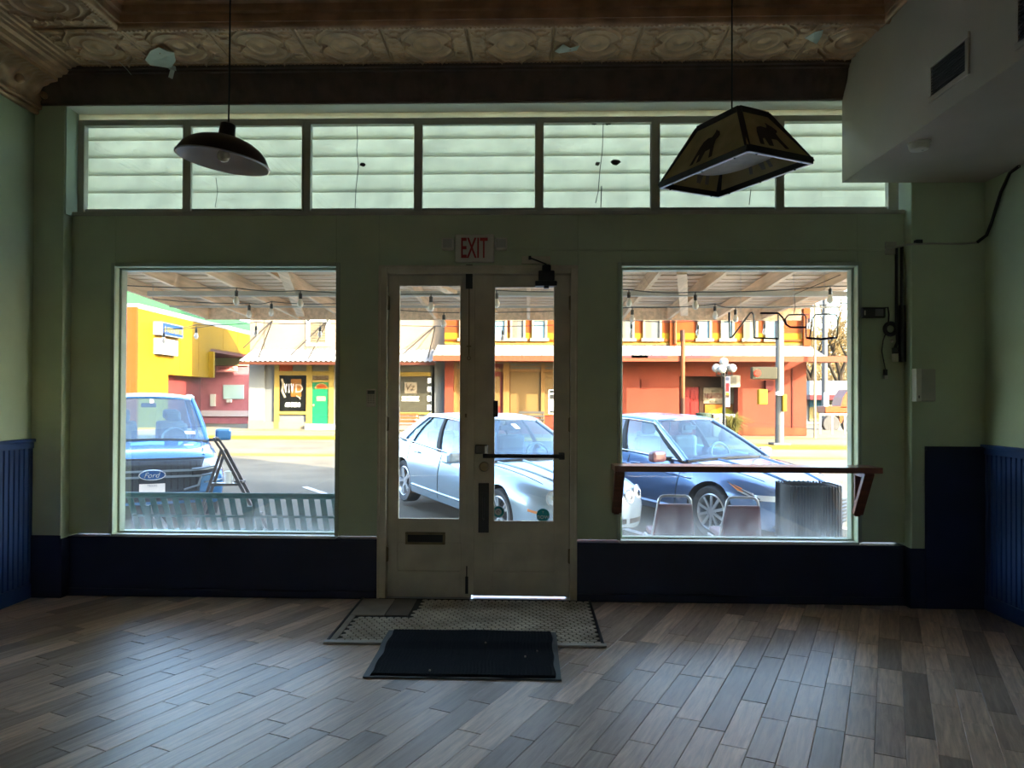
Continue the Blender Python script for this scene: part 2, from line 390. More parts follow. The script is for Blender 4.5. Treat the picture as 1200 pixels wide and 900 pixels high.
# moulding strips on the header
MB().box(-3.51, 2.8, -.016, 0, TZ0-.025, TZ0+.005).build('picture_rail', M['greige'], wf, bevel=.004)
for x in (-2.43, -.35, 1.35):
    MB().box(x-.004, x+.004, -.003, 0, 2.72, 2.9).build('seam', M['green'], wf)
# window sills
for (x0, x1, z0, z1) in (W1, W2):
    MB().box(x0-.01, x1+.01, -.02, TH+.02, z0-.02, z0).build('sill', M['white'], wf, bevel=.003)
MB().box(-3.515, DX0, -.024, 0, W1[2]-.035, W1[2]-.02).box(DX1, 2.80, -.024, 0, W2[2]-.035, W2[2]-.02).build('knee_wall_cap', M['navy2'], wf, bevel=.003)
# ---- the two shop windows
M['sash'] = mat('pale green sash paint', (.42,.50,.40), .5, var=.15, vscale=6)
for i, (x0, x1, z0, z1) in enumerate((W1, W2)):
    fr = MB(); wd = .018
    fr.box(x0, x0+wd, .06, GY+.02, z0, z1).box(x1-wd, x1, .06, GY+.02, z0, z1).box(x0+wd, x1-wd, .06, GY+.02, z1-wd, z1).box(x0+wd, x1-wd, .06, GY+.02, z0, z0+.012)
    fr.box(x0-.03, x0, -.016, 0, z0, z1+.03).box(x1, x1+.03, -.016, 0, z0, z1+.03).box(x0, x1, -.016, 0, z1, z1+.03)
    wo_ = struct(fr.build('window_%d' % (i+1), M['sash'], bevel=.003), ('large left shop window looking out on a blue pickup', 'large right shop window with an unlit neon sign')[i], 'window')
    MB().box(x0+.01, x1-.01, GY, GY+.006, z0+.008, z1-.01).build('pane', M['glass'], wo_)
# ---- transom lights
TX = [-3.485, -2.657, -1.71, -.857, .086, .956, 1.908, 2.736]
TY = .055
slatn = 5
for i in range(7):
    x0, x1 = TX[i]+.0, TX[i+1]
    hw = .026
    f = MB()
    f.box(x0-(.05 if i == 0 else hw), x0+hw, TY, TY+.06, TZ0, 3.67).box(x1-hw, x1+(.05 if i == 6 else 0), TY, TY+.06, TZ0, 3.67) if i == 6 else f.box(x0-(.05 if i == 0 else hw), x0+hw, TY, TY+.06, TZ0, 3.67).box(x1-hw, x1-.0005, TY+.004, TY+.06, TZ0, 3.67)
    f.box(x0+hw, x1-hw, TY, TY+.06, 3.625, 3.67).box(x0+hw, x1-hw, TY, TY+.06, TZ0, TZ0+.022)
    f.box(x0+hw, x1-hw, TY+.02, TY+.06, TZ0+.022, TZ0+.05)
    wn = struct(f.build('window_%d' % (i+3), M['greige'], bevel=.003), 'transom light %s in the row above the shop windows' % ('leftmost', 'second from left, behind the dome pendant', 'third from left', 'middle, above the exit sign', 'fifth from left, with a cracked pane', 'sixth from left, behind the panelled lamp', 'rightmost, cut by the soffit')[i], 'window')
    e = i % 2
    MB().box(x0+hw-.005, x1-hw+.005, TY+(.02 if e else .035), TY+(.025 if e else .04), TZ0+.03, 3.64).build('pane', M['glassfrost' if e else 'glasstr'], wn)
    if e:
        MB().box(x0+hw, x0+hw+.014, TY-.006, TY+.02, TZ0+.022, 3.625).box(x1-hw-.014, x1-hw, TY-.006, TY+.02, TZ0+.022, 3.625).box(x0+hw, x1-hw, TY-.006, TY+.02, 3.615, 3.63).build('sash', M['greige'], wn)
    for k_ in range(slatn):
        z = TZ0+(.02 if k_ == 0 else .055+k_*.139); zt_ = min(TZ0+.055+(k_+1)*.139+.040, 3.665); xa_, xb_ = x0-(.05 if i == 0 else 0), x1+(.05 if i == 6 else 0)
        s = MB(); ya, yb = TY+.145, TY+.10
        s.add([(xa_,yb,z),(xb_,yb,z),(xb_,ya,zt_),(xa_,ya,zt_),(xa_,yb+.006,z),(xb_,yb+.006,z),(xb_,ya+.006,zt_),(xa_,ya+.006,zt_)],
              [(0,1,2,3),(4,7,6,5),(0,4,5,1),(3,2,6,7),(0,3,7,4),(1,5,6,2)])
        s.build('louver', M['frosted'], wn)
# cracks and stuck leaves on panes
crk = mat('dark crack line', (.03,.03,.03), .6)
def crack(i, pts, r=.0035):
    wn = bpy.data.objects['window_%d' % (i+3)]
    MB().tube([at(px, py, TY+.018 if i % 2 else TY+.03) for px, py in pts], r, 5).build('crack', crk, wn)
crack(2, [(418,143),(419,165),(418,175),(420,195),(417,222),(416,244)], .0028)
crack(4, [(707,143),(706,175),(703,200),(701,225),(698,238)], .003); crack(4, [(705,218),(704,245)], .004)
crack(1, [(253,208),(255,225),(252,243)], .0022); crack(5, [(880,222),(878,240)], .003)
def scrap(i, px, py, w_, h_, m_):
    wn = bpy.data.objects['window_%d' % (i+3)]; c = at(px, py, TY+.028); r = random.Random(px)
    pl = [(c.x+math.cos(a)*w_*r.uniform(.5,1), c.z+math.sin(a)*h_*r.uniform(.5,1)) for a in [k*2*math.pi/9 for k in range(9)]]
    MB().prism(pl, lambda a, b_, t: Vector((a, t, b_)), c.y-.002, c.y+.002).build('scrap', m_, wn)
mud = mat('dried mud', (.10,.10,.07), .8)
scrap(2, 425, 193, .035, .02, crk); scrap(4, 722, 190, .045, .03, mud); scrap(4, 696, 145, .03, .015, crk); scrap(4, 713, 145, .03, .015, mud); scrap(4, 700, 192, .03, .02, mud)
# head reveal above the transoms, with a translucent strip added to look brightly lit
MB().box(-3.515, 2.80, -.098, .15, 3.716, 3.734).build('head_reveal', M['white'], wf)
MB().box(-3.53, -3.507, -.096, .26, 2.9, 3.716).build('jamb_reveal', mat('pale green reveal paint', (.42,.52,.43), .5), wf)
MB().box(-3.53, 2.83, TY+.01, TY+.02, 3.665, 3.716).build('bright_strip', M['frosted'], wf)

# ---- doors
door_y = .02
dfm = MB().box(DX0, DX0+.066, -.022, .14, 0, DZ).box(DX1-.052, DX1, -.022, .14, 0, DZ).box(DX0+.066, DX1-.052, -.022, .14, 2.458, DZ)
dfm.box(DX0+.066, DX0+.09, .066, .14, 0, DZ).box(DX1-.08, DX1-.052, .066, .14, 0, DZ).box(DX0+.066, DX1-.052, .066, .14, 2.43, 2.46)
dfm.box(DX0-.0, DX0+.018, -.032, -.022, 0, DZ+.0).box(DX1-.018, DX1, -.032, -.022, 0, DZ).box(DX0, DX1, -.032, -.022, DZ-.018, DZ)
trim = struct(dfm.build('trim_1', M['cream'], bevel=.004), 'cream door frame around the double doors', 'trim')
def leaf(nm, lab, x0, x1, gx0, gx1, gz0, gz1, zb):
    b = MB(); y0, y1 = door_y, door_y+.045
    b.box(x0, gx0, y0, y1, zb, 2.452).box(gx1, x1, y0, y1, zb, 2.452).box(gx0, gx1, y0, y1, gz1, 2.452)
    b.box(gx0, gx1, y0, y1, .42, gz0).box(gx0, gx1, y0, y1, zb, .20).box(gx0, gx1, y0+.014, y1, .20, .42)
    d = struct(b.build(nm, M['cream'], bevel=.003), lab, 'door')
    MB().box(gx0-.004, gx1+.004, y0+.02, y0+.026, gz0-.004, gz1+.004).build('pane', M['glassdoor'], d)
    st = MB(); w_ = .010
    st.box(gx0, gx0+w_, y0-.006, y0+.02, gz0, gz1).box(gx1-w_, gx1, y0-.006, y0+.02, gz0, gz1).box(gx0+w_, gx1-w_, y0-.006, y0+.02, gz0, gz0+w_).box(gx0+w_, gx1-w_, y0-.006, y0+.02, gz1-w_, gz1)
    st.build('glazing_bead', M['cream'], d, bevel=.002)
    p = MB(); p.box(gx0, gx1, y0-.006, y0+.014, .192, .206).box(gx0, gx1, y0-.004, y0+.014, .412, .422).box(gx0-.008, gx0+.004, y0-.004, y0+.014, .2, .42).box(gx1-.004, gx1+.008, y0-.004, y0+.014, .2, .42)
    p.build('panel_moulding', M['cream'], d, bevel=.003)
    return d
dl_ = leaf('door_1', 'cream left door leaf with a mail slot under its glass', -1.064, -.425, -.989, -.508, .592, 2.380, .008)
dr_ = leaf('door_2', 'cream right door leaf with a black push bar across its glass', -.412, .316, -.262, .203, .580, 2.368, .022)
MB().box(-.462, -.404, .004, .02, .03, 2.44).build('astragal', M['cream'], dl_, bevel=.003)
# mail slot
ms = MB().box(-.925, -.622, -.002, .02, .408, .426).box(-.925, -.622, -.002, .02, .482, .500).box(-.925, -.907, -.002, .02, .426, .482).box(-.640, -.622, -.002, .02, .426, .482)
msl = ms.build('mail_slot', M['brass'], dl_, bevel=.003)
MB().box(-.907, -.640, .006, .018, .426, .482).build('flap', M['black'], msl, bevel=.003)
# hinges
for d, xx in ((dl_, -1.066), (dr_, .318)):
    for z in (2.24, 1.32, .33):
        MB().box(xx-.012, xx+.012, .008, .02, z-.05, z+.05).lathe([(.008,-.055),(.008,.055)], 10, (xx, .008, z)).build('hinge', M['brass'], d)
# flush bolts with chain on the left leaf
MB().box(-.475, -.423, -.008, .004, 2.345, 2.53).build('top_bolt', M['black'], dl_, bevel=.004)
fb = MB().tube([(-.449,0,2.345),(-.449,0,1.84)], .0045, 6).box(-.466, -.432, -.004, .004, 1.905, 1.915).tube([(-.449+.012*math.cos(a), -.002, 1.82+.014*math.sin(a)) for a in [k*math.pi/6 for k in range(12)]], .003, 5, True)
fb.build('pull_chain', M['brass'], dl_)
MB().box(-.468, -.446, .0, .01, .04, .17).tube([(-.457,0,.17),(-.457,0,.25)], .005, 6).build('foot_bolt', M['black'], dl_, bevel=.002)
MB().box(-.478, -.448, .012, .02, 1.37, 1.40).build('patch_plate', M['brass'], dl_)
# panic bar, lock, pull plate, upper plate on the right leaf
MB().box(-.262+.0, -.225, -.008, .02, 1.375, 1.50).build('rim_plate', M['black'], dr_, bevel=.003)
pb = MB().box(-.395, -.30, -.05, .02, 1.10, 1.165)
pbo = pb.build('latch_case', M['black'], dr_, bevel=.005)
MB().tube([(-.335,-.055,1.085),(.258,-.055,1.085)], .016, 12).build('push_bar', M['black'], dr_, smooth=True)
MB().box(.232, .275, -.06, .02, 1.06, 1.11).build('bar_bracket', M['black'], dr_, bevel=.005)
MB().box(-.322, -.305, -.062, -.05, 1.105, 1.16).build('key_ring', M['steel'], dr_)
lk = MB().lathe([(.0,-.012),(.032,-.012),(.038,.0),(.038,.02)], 20, (-.328,0,1.0), 'y').build('lock_rose', M['brass'], dr_, smooth=True)
MB().box(-.345, -.311, -.022, -.01, .994, 1.006).build('thumb_turn', M['brass'], lk)
pp = MB().box(-.372, -.292, .012, .02, .50, .875).build('pull_plate', M['black'], dr_, bevel=.003)
MB().tube([(-.332,.012,.60),(-.332,-.02,.62),(-.332,-.03,.69),(-.332,-.02,.76),(-.332,.012,.78)], .007, 8).build('handle', M['black'], pp, smooth=True)
# door closer with arm and bracket board above
cl = MB().box(.075, .195, -.06, .02, 2.40, 2.475).box(.05, .215, -.045, .02, 2.362, 2.40).lathe([(.0,-.04),(.03,-.04),(.034,-.03),(.034,.03),(.0,.03)], 14, (.135,-.03,2.49)).box(.115,.155,-.04,.01,2.345,2.365)
cl.build('door_closer', M['black'], dr_, bevel=.006)
MB().bar((.135,-.035,2.525),(.0,-.05,2.575),.02,.008).box(.0,.02,-.055,-.03,2.56,2.585).build('closer_arm', M['black'], dr_)
MB().box(-.05, .165, -.02, 0, 2.53, 2.59).build('bracket_board', M['cream'], trim, bevel=.003)
# stickers on the glass
st1 = mat('teal sticker', (.01,.36,.42), .5); st2 = mat('white sticker', (.75,.78,.78), .5)
def disc(c, r, y, th, m_, parent, nm, n=28):
    return MB().prism([(c[0]+r*math.cos(2*math.pi*k/n), c[1]+r*math.sin(2*math.pi*k/n)) for k in range(n)], lambda a, b_, t: Vector((a, t, b_)), y-th, y).build(nm, m_, parent)
c1 = at(575.5+0, 600-1, .035); c2 = at(635, 601, .035)
# (pixel centres 575,598 and 635,601)
disc((-.222, .655), .048, .039, .0008, st2, dr_, 'window_decal'); disc((-.222, .655), .041, .0381, .0008, st1, dr_, 'decal_ring'); disc((-.222, .655), .026, .0372, .0008, st2, dr_, 'decal_center'); 
MB().tube([(-.222+.010*math.cos(a), .0365, .655+.010*math.sin(a)) for a in [k*math.pi/5 for k in range(8)]], .0025, 5).build('decal_arrow', mat('grey print', (.2,.25,.28), .5), dr_)
disc((.118, .632), .050, .039, .0008, st1, dr_, 'window_decal')
text('now', .026, st2, dr_, (.118,.0378,.618), extrude=.0004); text('T', .016, st2, dr_, (.118,.0378,.654), extrude=.0004)
text('MON-SAT', .010, crk, dr_, (.165,.0378,.592), extrude=.0004)
# threshold
MB().box(DX0+.066, DX1-.052, -.02, .14, -.012, .008).build('threshold', M['steel'], trim, bevel=.003)
# ================================================================ TIN CEILING
CB = -.90                                 # inner edge of the border
b = MB()
b.box(XL, XR, -.26, -.1, 3.965, 4.3); b.box(XL, 2.3, CB, -.26, 3.962, 4.3); b.box(XL, -2.73, -9.5, CB, 3.962, 4.3)
b.box(-2.75, XR, YB, CB+.02, 4.085, 4.3)
ce = struct(b.build('ceiling', M['tin']), 'embossed brown pressed tin ceiling with a raised middle field', 'ceiling')
def ridge(d, w_): return math.exp(-(d/w_)**2)
def tin_h(u, v):
    h = 0.0; x = u-.5; y = v-.5
    h += ridge(math.hypot(x/.30, y/.36)-1, .05)*1.0
    h += ridge(math.hypot(x/.17, y/.22)-1, .07)*.7
    h += max(0, 1-math.hypot(x/.08, y/.1))*1.2
    for sx in (-1, 1):
        for sy in (-1, 1):
            dx = x-sx*.36; dy = y-sy*.30; r = math.hypot(dx, dy); a = math.atan2(dy*sy, dx*sx)
            h += ridge(r-(.035+.055*((a/(2*math.pi)) % 1.0)), .010)*.9*(r < .13)
            h += ridge(math.hypot(x-sx*.40, y-sy*.12)-.07, .010)*.5
            h += ridge(abs(x)-.22-.10*math.sin(abs(y)*9), .010)*.4
    h += .5*abs(math.sin(8*math.pi*u))*ridge(y-.42*math.copysign(1, y), .03)
    e = min(u, 1-u, v, 1-v); h += .7*ridge(e-.012, .010)
    return h
PWD = .577
def panel_mesh(wx, wy, nx=80, ny=80):
    b = MB(); b.grid(lambda u, v: Vector(((u-.5)*wx, (v-.5)*wy, -.011*tin_h(u, v))), nx, ny); return b
pm = panel_mesh(PWD-.004, .56)
p0 = pm.build('tin_panel', M['tin'], ce, smooth=True, local=True, norm=False)
oc = OFF['ceiling']
spots = [(-3.30+PWD*(i+.5), -.54, 3.955, 0) for i in range(-1, 10)]
spots += [(-3.02, -.84-PWD*(i+.5), 3.955, 90*D2R) for i in range(3)]
spots += [(-2.45+PWD*(i+.5), -1.30-PWD*k, 4.078, 0) for i in range(9) for k in range(2) if -2.45+PWD*(i+1) < 2.4]
for i, (x, y, z, r) in enumerate(spots):
    if x > 2.2: continue
    if x < -3.3: continue
    o = p0 if i == 1 else dup(p0, ce)
    o.location = (x-oc.x, y-oc.y, z-oc.z); o.rotation_euler = (0,0,r)
# moulding between border and raised field: bead roll + stepped riser
def sweep_x(prof, x0, x1, m_, nm, parent, smooth=True, relief=None, nx=None):
    nx = nx or 1
    b = MB(); n = len(prof)
    b.grid(lambda u, v: (lambda k: Vector((x0+(x1-x0)*u, k[0], k[1])))(prof[round(v*(n-1))]), nx, n-1)
    return b.build(nm, m_, parent, smooth=smooth, norm=False)
def sweep_y(prof, y0, y1, m_, nm, parent):
    b = MB(); n = len(prof)
    b.grid(lambda u, v: (lambda k: Vector((k[0], y0+(y1-y0)*u, k[1])))(prof[round(v*(n-1))]), 1, n-1)
    return b.build(nm, m_, parent, smooth=True, norm=False)
def arc(c, r, a0, a1, n=8): return [(c[0]+r*math.cos((a0+(a1-a0)*i/n)*D2R), c[1]+r*math.sin((a0+(a1-a0)*i/n)*D2R)) for i in range(n+1)]
roll = [(-.80, 3.957)]+arc((-.845, 3.955), .035, 0, -180, 10)+[(-.885, 3.957), (-.895, 3.95), (-.905, 3.95), (-.905, 4.0), (-.93, 4.005), (-.93, 4.05), (-.955, 4.06), (-.955, 4.09)]
sweep_x(roll, -2.74, 2.3, M['tin'], 'beam_moulding', ce)
rl = [(-2.63-(p[0]+.80)*-1*-1, p[1]) for p in roll]
rl = [(-2.77-(p[0]+.80), p[1]) for p in roll]          # runs along the left side
sweep_y(rl, YB, -.80, M['tin'], 'beam_moulding', ce)
rr = [(2.30+(p[0]+.80)*.55, p[1]) for p in roll]
sweep_y(rr, YB, -.80, M['tin'], 'beam_moulding', ce)
bd = MB()
x = -2.72
while x < 2.2:
    bd.lathe([(.0005,-.042),(.012,-.036),(.014,-.030),(.010,-.02)], 6, (x, -.845, 3.955)); x += .030
y = -.86
while y > -3:
    bd.lathe([(.0005,-.042),(.012,-.036),(.014,-.030),(.010,-.02)], 6, (-2.725, y, 3.955)); y -= .030
tag(bd.build('bead_row', M['tin'], ce, smooth=True), kind='stuff')
# rope edge by the front cornice
bd = MB(); x = -3.28
while x < 2.28:
    bd.box(x, x+.018, -.272, -.258, 3.945, 3.957); x += .030
tag(bd.build('dentil_row', M['tin'], ce), kind='stuff')
# cornices
def relief(t, s):
    k = (t/.29) % 1.0; h = 0
    r = math.hypot((k-.5)*.29/.07, (s-.5)/.30); h += .8*ridge(r-1, .25)+.6*max(0, 1-r*2.2)
    for q in (.08, .92): h += .6*ridge(math.hypot((k-q)*.29/.045, (s-.45)/.25)-1, .3)
    h += .4*math.sin(k*2*math.pi*6)*ridge(s-.9, .1)+.3*math.sin(k*2*math.pi*4+1)*ridge(s-.12, .1)
    return h
CP = [(0,3.655),(.022,3.655),(.030,3.662),(.034,3.676),(.026,3.684),(.048,3.690),(.054,3.702),(.050,3.712)]
cove = [(.056+.165*math.sin(a*D2R)*.62+.0, 3.716+.15*(1-math.cos(a*D2R))) for a in range(0, 91, 9)]
cove = [(.056+.17*(1-math.cos(a*D2R)), 3.716+.145*math.sin(a*D2R)) for a in range(0, 91, 6)]
CT = [(.24,3.862),(.245,3.885),(.275,3.889),(.285,3.905),(.33,3.910),(.345,3.930),(.375,3.932),(.38,3.940),(.41,3.942),(.42,3.952),(.455,3.955)]
def cornice(m_, nm, parent, side, t0, t1, sc=1.0):
    prof = CP+cove+CT; a = len(CP); n = len(prof); nt = int((t1-t0)/.012); b = MB()
    def fn(u, v):
        i = round(v*(n-1)); o, z = prof[i]; o *= sc
        t = t0+(t1-t0)*u
        if a <= i < a+len(cove):
            s_ = (i-a)/(len(cove)-1); h = .010*relief(t, s_); o += h; z -= h*.7
        if side == 'left': return Vector((XL+o, -t, z))
        return Vector((t, -.10-o, z))
    b.grid(fn, nt, n-1); return b.build(nm, m_, parent, smooth=True, norm=False)
cornice(M['tin'], 'cornice', WL, 'left', .05, 3.0)
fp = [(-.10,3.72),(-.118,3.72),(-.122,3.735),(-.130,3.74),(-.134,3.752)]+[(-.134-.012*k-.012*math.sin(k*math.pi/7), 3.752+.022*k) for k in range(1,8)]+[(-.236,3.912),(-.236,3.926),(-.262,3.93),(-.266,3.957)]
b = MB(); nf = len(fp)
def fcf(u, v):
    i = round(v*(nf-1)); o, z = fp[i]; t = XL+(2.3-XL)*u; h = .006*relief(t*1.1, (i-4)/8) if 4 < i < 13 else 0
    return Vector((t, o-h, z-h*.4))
b.grid(fcf, 500, nf-1); b.build('cornice', M['tinshade'], wf, smooth=True, norm=False)
# rosette bosses along the left cornice
rb = MB().ball((0,0,0), .034, 8)
r0 = rb.build('rosette', M['tin'], WL, smooth=True, local=True)
ol = OFF['wall_left']
for i in range(7):
    o = r0 if i == 0 else dup(r0, WL)
    o.location = (XL+.105-ol.x, -(.29*(i+.5))-.0-ol.y, 3.79-ol.z)
# flaking paint
flk = mat('peeled white undercoat', (.62,.66,.60), .8, var=.1, vscale=12)
def flake(pts, z, nm='paint_flake', drop=.02):
    n = len(pts); b = MB(); r = random.Random(n)
    P_ = [Vector((x, y, z-.004-drop*r.random())) for x, y in pts]
    b.add(P_+[p+Vector((0,0,.002)) for p in P_], [tuple(range(n)), tuple(range(2*n-1, n-1, -1))]+[(i, (i+1) % n, n+(i+1) % n, n+i) for i in range(n)])
    return b.build(nm, flk, ce)
def zat(px, py, z):
    d = fw + rt*((px-592)/FPX) - up*((py-460)/FPX); t = (z-CAM_Z)/d.z; return (d.x*t, CAM_Y+d.y*t)
flake([zat(x, y, 3.94) for x, y in ((170,68),(176,58),(186,55),(196,56),(204,62),(206,69),(200,76),(188,76),(176,74))], 3.945, drop=.03)
flake([zat(x, y, 3.94) for x, y in ((650,60),(660,52),(668,55),(679,54),(676,58),(663,61),(655,63))], 3.948)
flake([zat(x, y, 3.94) for x, y in ((943,38),(954,31),(965,31),(962,42),(957,52),(953,44))], 3.945, drop=.05)
fl = MB().bar((-2.62,-.27,3.95),(-2.60,-.30,3.90),.05,.003).bar((-2.60,-.30,3.90),(-2.62,-.29,3.845),.035,.003)
fl.build('paint_flake', flk, ce)
MB().tube([(-2.98,-.33,3.95),(-2.93,-.31,3.90),(-2.91,-.29,3.87)], .002, 5).build('loose_wire', flk, ce)

# ---- soffit on the right
sf = struct(MB().box(2.30, XR+.1, -9.5, -.1, 3.11, 4.25).build('soffit', M['soffit'], bevel=.004), 'taupe boxed soffit running along the right side of the ceiling', 'soffit')
def grille(y0, y1, z0, z1):
    g = thing('air_vent', 'x', 'vent', (2.30, (y0+y1)/2, z0))
    f = MB(); w_ = .03
    f.box(2.288, 2.30, y0, y1, z0, z0+w_).box(2.288, 2.30, y0, y1, z1-w_, z1).box(2.288, 2.30, y0, y0+w_, z0+w_, z1-w_).box(2.288, 2.30, y1-w_, y1, z0+w_, z1-w_)
    f.build('frame', M['soffit'], g, bevel=.003)
    MB().box(2.2975, 2.2995, y0+w_, y1-w_, z0+w_, z1-w_).build('backing', M['black'], g)
    k = z0+w_+.012
    while k < z1-w_-.01:
        MB().bar((2.293, y0+w_, k), (2.293, y1-w_, k), .003, .012, (.5,0,1)).build('slat', M['black'], g); k += .016
    return g
g1 = grille(-1.74, -1.34, 3.215, 3.44); g1['label'] = 'small dark air vent on the soffit side above the smoke detector'
g2 = grille(-2.62, -2.12, 3.16, 3.42); g2['label'] = 'air vent on the soffit at the top right edge of the photo, cut off'
sd = thing('smoke_detector', 'round white smoke detector under the right soffit', 'smoke detector', (2.415, -.985, 3.11))
MB().lathe([(.0,-.052),(.03,-.052),(.052,-.046),(.058,-.034),(.060,-.012),(.066,-.010),(.066,0)], 28, (2.415,-.985,3.11)).build('cover', M['plastic'], sd, smooth=True)
MB().lathe([(.0,-.056),(.008,-.056),(.008,-.05)], 10, (2.43,-1.0,3.11)).build('test_button', M['greige'], sd)

# ================================================================ LAMPS
def z_of(px, py, y): return at(px, py, y)
dp = thing('pendant_lamp', 'black dome pendant lamp with a white inside, hanging at left', 'pendant lamp', (-1.415, -2.3, 2.60))
th = 8.0*D2R; TM = Matrix.Rotation(th, 3, 'Y')
prof = [(.208,0),(.2085,.004),(.205,.010),(.200,.022),(.186,.046),(.162,.070),(.128,.090),(.09,.104),(.055,.112),(.040,.115)]
purple = mat('aubergine black enamel', (.014,.008,.014), .3, spec=.5)
shade = MB().lathe(prof+[(.038,.119),(.034,.172),(.026,.178),(.010,.182),(.0,.184)], 48, (-1.415,-2.3,2.60), 'z', TM).build('shade', purple, dp, smooth=True)
MB().lathe([(.2075,-.001),(.203,.006),(.198,.018),(.184,.042),(.160,.065),(.126,.085),(.088,.099),(.054,.106),(.0,.108)], 48, (-1.415,-2.3,2.60), 'z', TM).build('shade_lining', mat('white enamel', (.72,.70,.70), .3), shade, smooth=True)
MB().lathe([(.205,-.003),(.211,-.001),(.211,.004),(.205,.004)], 48, (-1.415,-2.3,2.60), 'z', TM).build('rim', M['steel'], shade, smooth=True)
MB().lathe([(.0,.108),(.022,.105),(.022,.06),(.018,.055),(.0,.055)], 16, (-1.415,-2.3,2.60), 'z', TM).build('socket', M['brass'], dp, smooth=True)
gb = glass_mat('clear bulb glass', (.95,.9,.78), .18)
MB().lathe([(.0,-.002),(.012,0),(.024,.008),(.030,.022),(.028,.036),(.018,.052),(.014,.06)], 20, (-1.415,-2.3,2.60), 'z', TM).build('bulb', mat('gilded bulb', (.55,.48,.33), .12, .5), dp, smooth=True)
MB().tube([(-1.39,-2.3,2.78),(-1.388,-2.3,2.9),(-1.385,-2.3,4.07)], .004, 8).build('cord', M['black'], dp)
# panelled lamp
LN, LL, LR_, LF = Vector((.982,-2.342,2.63)), Vector((.690,-1.742,2.63)), Vector((1.335,-2.151,2.63)), Vector((1.048,-1.553,2.63))
LF = LL+LR_-LN
cen = (LN+LF)/2; ux = (LR_-LN).normalized(); uy = (LL-LN).normalized(); a_ = (LR_-LN).length/2; c_ = (LL-LN).length/2
pl = thing('pendant_lamp', 'four-sided pendant lamp with mica panels and black frame, hanging at right', 'pendant lamp', (cen.x, cen.y, 2.63))
def lp(i, j, z): return cen+ux*(i*a_)+uy*(j*c_)+Vector((0,0,z))
def cor(q, z0, z1, k): return None
fr = 0.46; TZ = .265
corn = [(-1,-1),(1,-1),(1,1),(-1,1)]
fbm = MB()
for i, (sx, sy) in enumerate(corn):
    n_ = corn[(i+1) % 4]
    fbm.bar(lp(sx, sy, 0), lp(sx*fr, sy*fr, TZ), .026, .012, ux+uy)
    fbm.bar(lp(sx, sy, .008), lp(n_[0], n_[1], .008), .016, .030)
    fbm.bar(lp(sx*fr, sy*fr, TZ), lp(n_[0]*fr, n_[1]*fr, TZ), .020, .028)
fbm.build('frame', M['black'], pl, bevel=.002)
top = MB().prism([(-fr,-fr),(fr,-fr),(fr,fr),(-fr,fr)], lambda a, b_, t: lp(a, b_, t), TZ+.002, TZ+.014).build('top_plate', M['black'], pl)
mica = transl_mat('amber mica', (.60,.51,.28), .35, .3, 8)
motif = mat('brown cut-out motif', (.035,.022,.014), .7)
lining = mat('pale lamp lining', (.80,.78,.70), .6, var=.25, vscale=9)
edge = []
for i, (sx, sy) in enumerate(corn):
    n_ = corn[(i+1) % 4]
    A, B, C2, D2 = lp(sx*.985, sy*.985, .02), lp(n_[0]*.985, n_[1]*.985, .02), lp(n_[0]*fr, n_[1]*fr, TZ-.01), lp(sx*fr, sy*fr, TZ-.01)
    nrm = (B-A).cross(D2-A).normalized()
    def onp(u, v, o=0.0, A=A, B=B, C2=C2, D2=D2, nrm=nrm): return (A*(1-u)+B*u)*(1-v)+(D2*(1-u)+C2*u)*v+nrm*o
    pa = MB().prism([(0,0),(1,0),(1,1),(0,1)], lambda a, b_, t: onp(a, b_, t), -.002, .002).build('mica_panel', mica, pl)
    # animal-like cut-out: plain standing bear blob
    L_ = (B-A).length
    bear = [(-.36,.05),(-.30,.42),(-.24,.55),(-.10,.60),(.06,.58),(.14,.66),(.16,.74),(.21,.70),(.30,.66),(.36,.56),(.30,.50),(.24,.48),(.22,.34),(.25,.06),(.17,.05),(.13,.28),(-.02,.27),(-.08,.06),(-.17,.05),(-.18,.26),(-.25,.22),(-.28,.05)]
    k_ = .55 if i % 2 else .8
    MB().prism([(.5+x*k_*(.8 if i % 2 else 1.), .06+y*.95) for x, y in bear], lambda a, b_, t: onp(a, b_, t), .0025, .0045).build('motif', motif, pa)
    MB().prism([(.5+x*k_*(.8 if i % 2 else 1.), .06+y*.95) for x, y in bear], lambda a, b_, t: onp(a, b_, t), -.0045, -.0025).build('motif', mat('lilac grey motif', (.25,.24,.22), .7), pa)
    MB().bar(lp(sx*.985, sy*.985, -.008), lp(n_[0]*.985, n_[1]*.985, -.008), .012, .003).build('rim_trim', M['steel'], pl)
MB().prism([(.80*math.copysign(abs(math.cos(k*math.pi/24))**.8, math.cos(k*math.pi/24)), .80*math.copysign(abs(math.sin(k*math.pi/24))**.8, math.sin(k*math.pi/24))) for k in range(48)], lambda a, b_, t: lp(a, b_, t), .075, .080).build('diffuser', lining, pl)
sc_ = MB()
for sx in (-1, 1):
    for j in (-.7, 0, .7): sc_.ball(lp(sx*.955, j, -.008), .006, 6)
for sy in (-1, 1):
    for j in (-.7, .7): sc_.ball(lp(j, sy*.965, -.008), .006, 6)
tag(sc_.build('screw_heads', M['black'], pl), kind='stuff')
MB().tube([lp(0,0,TZ+.01), lp(0,0,4.07-2.63)], .004, 8).build('cord', M['black'], pl)

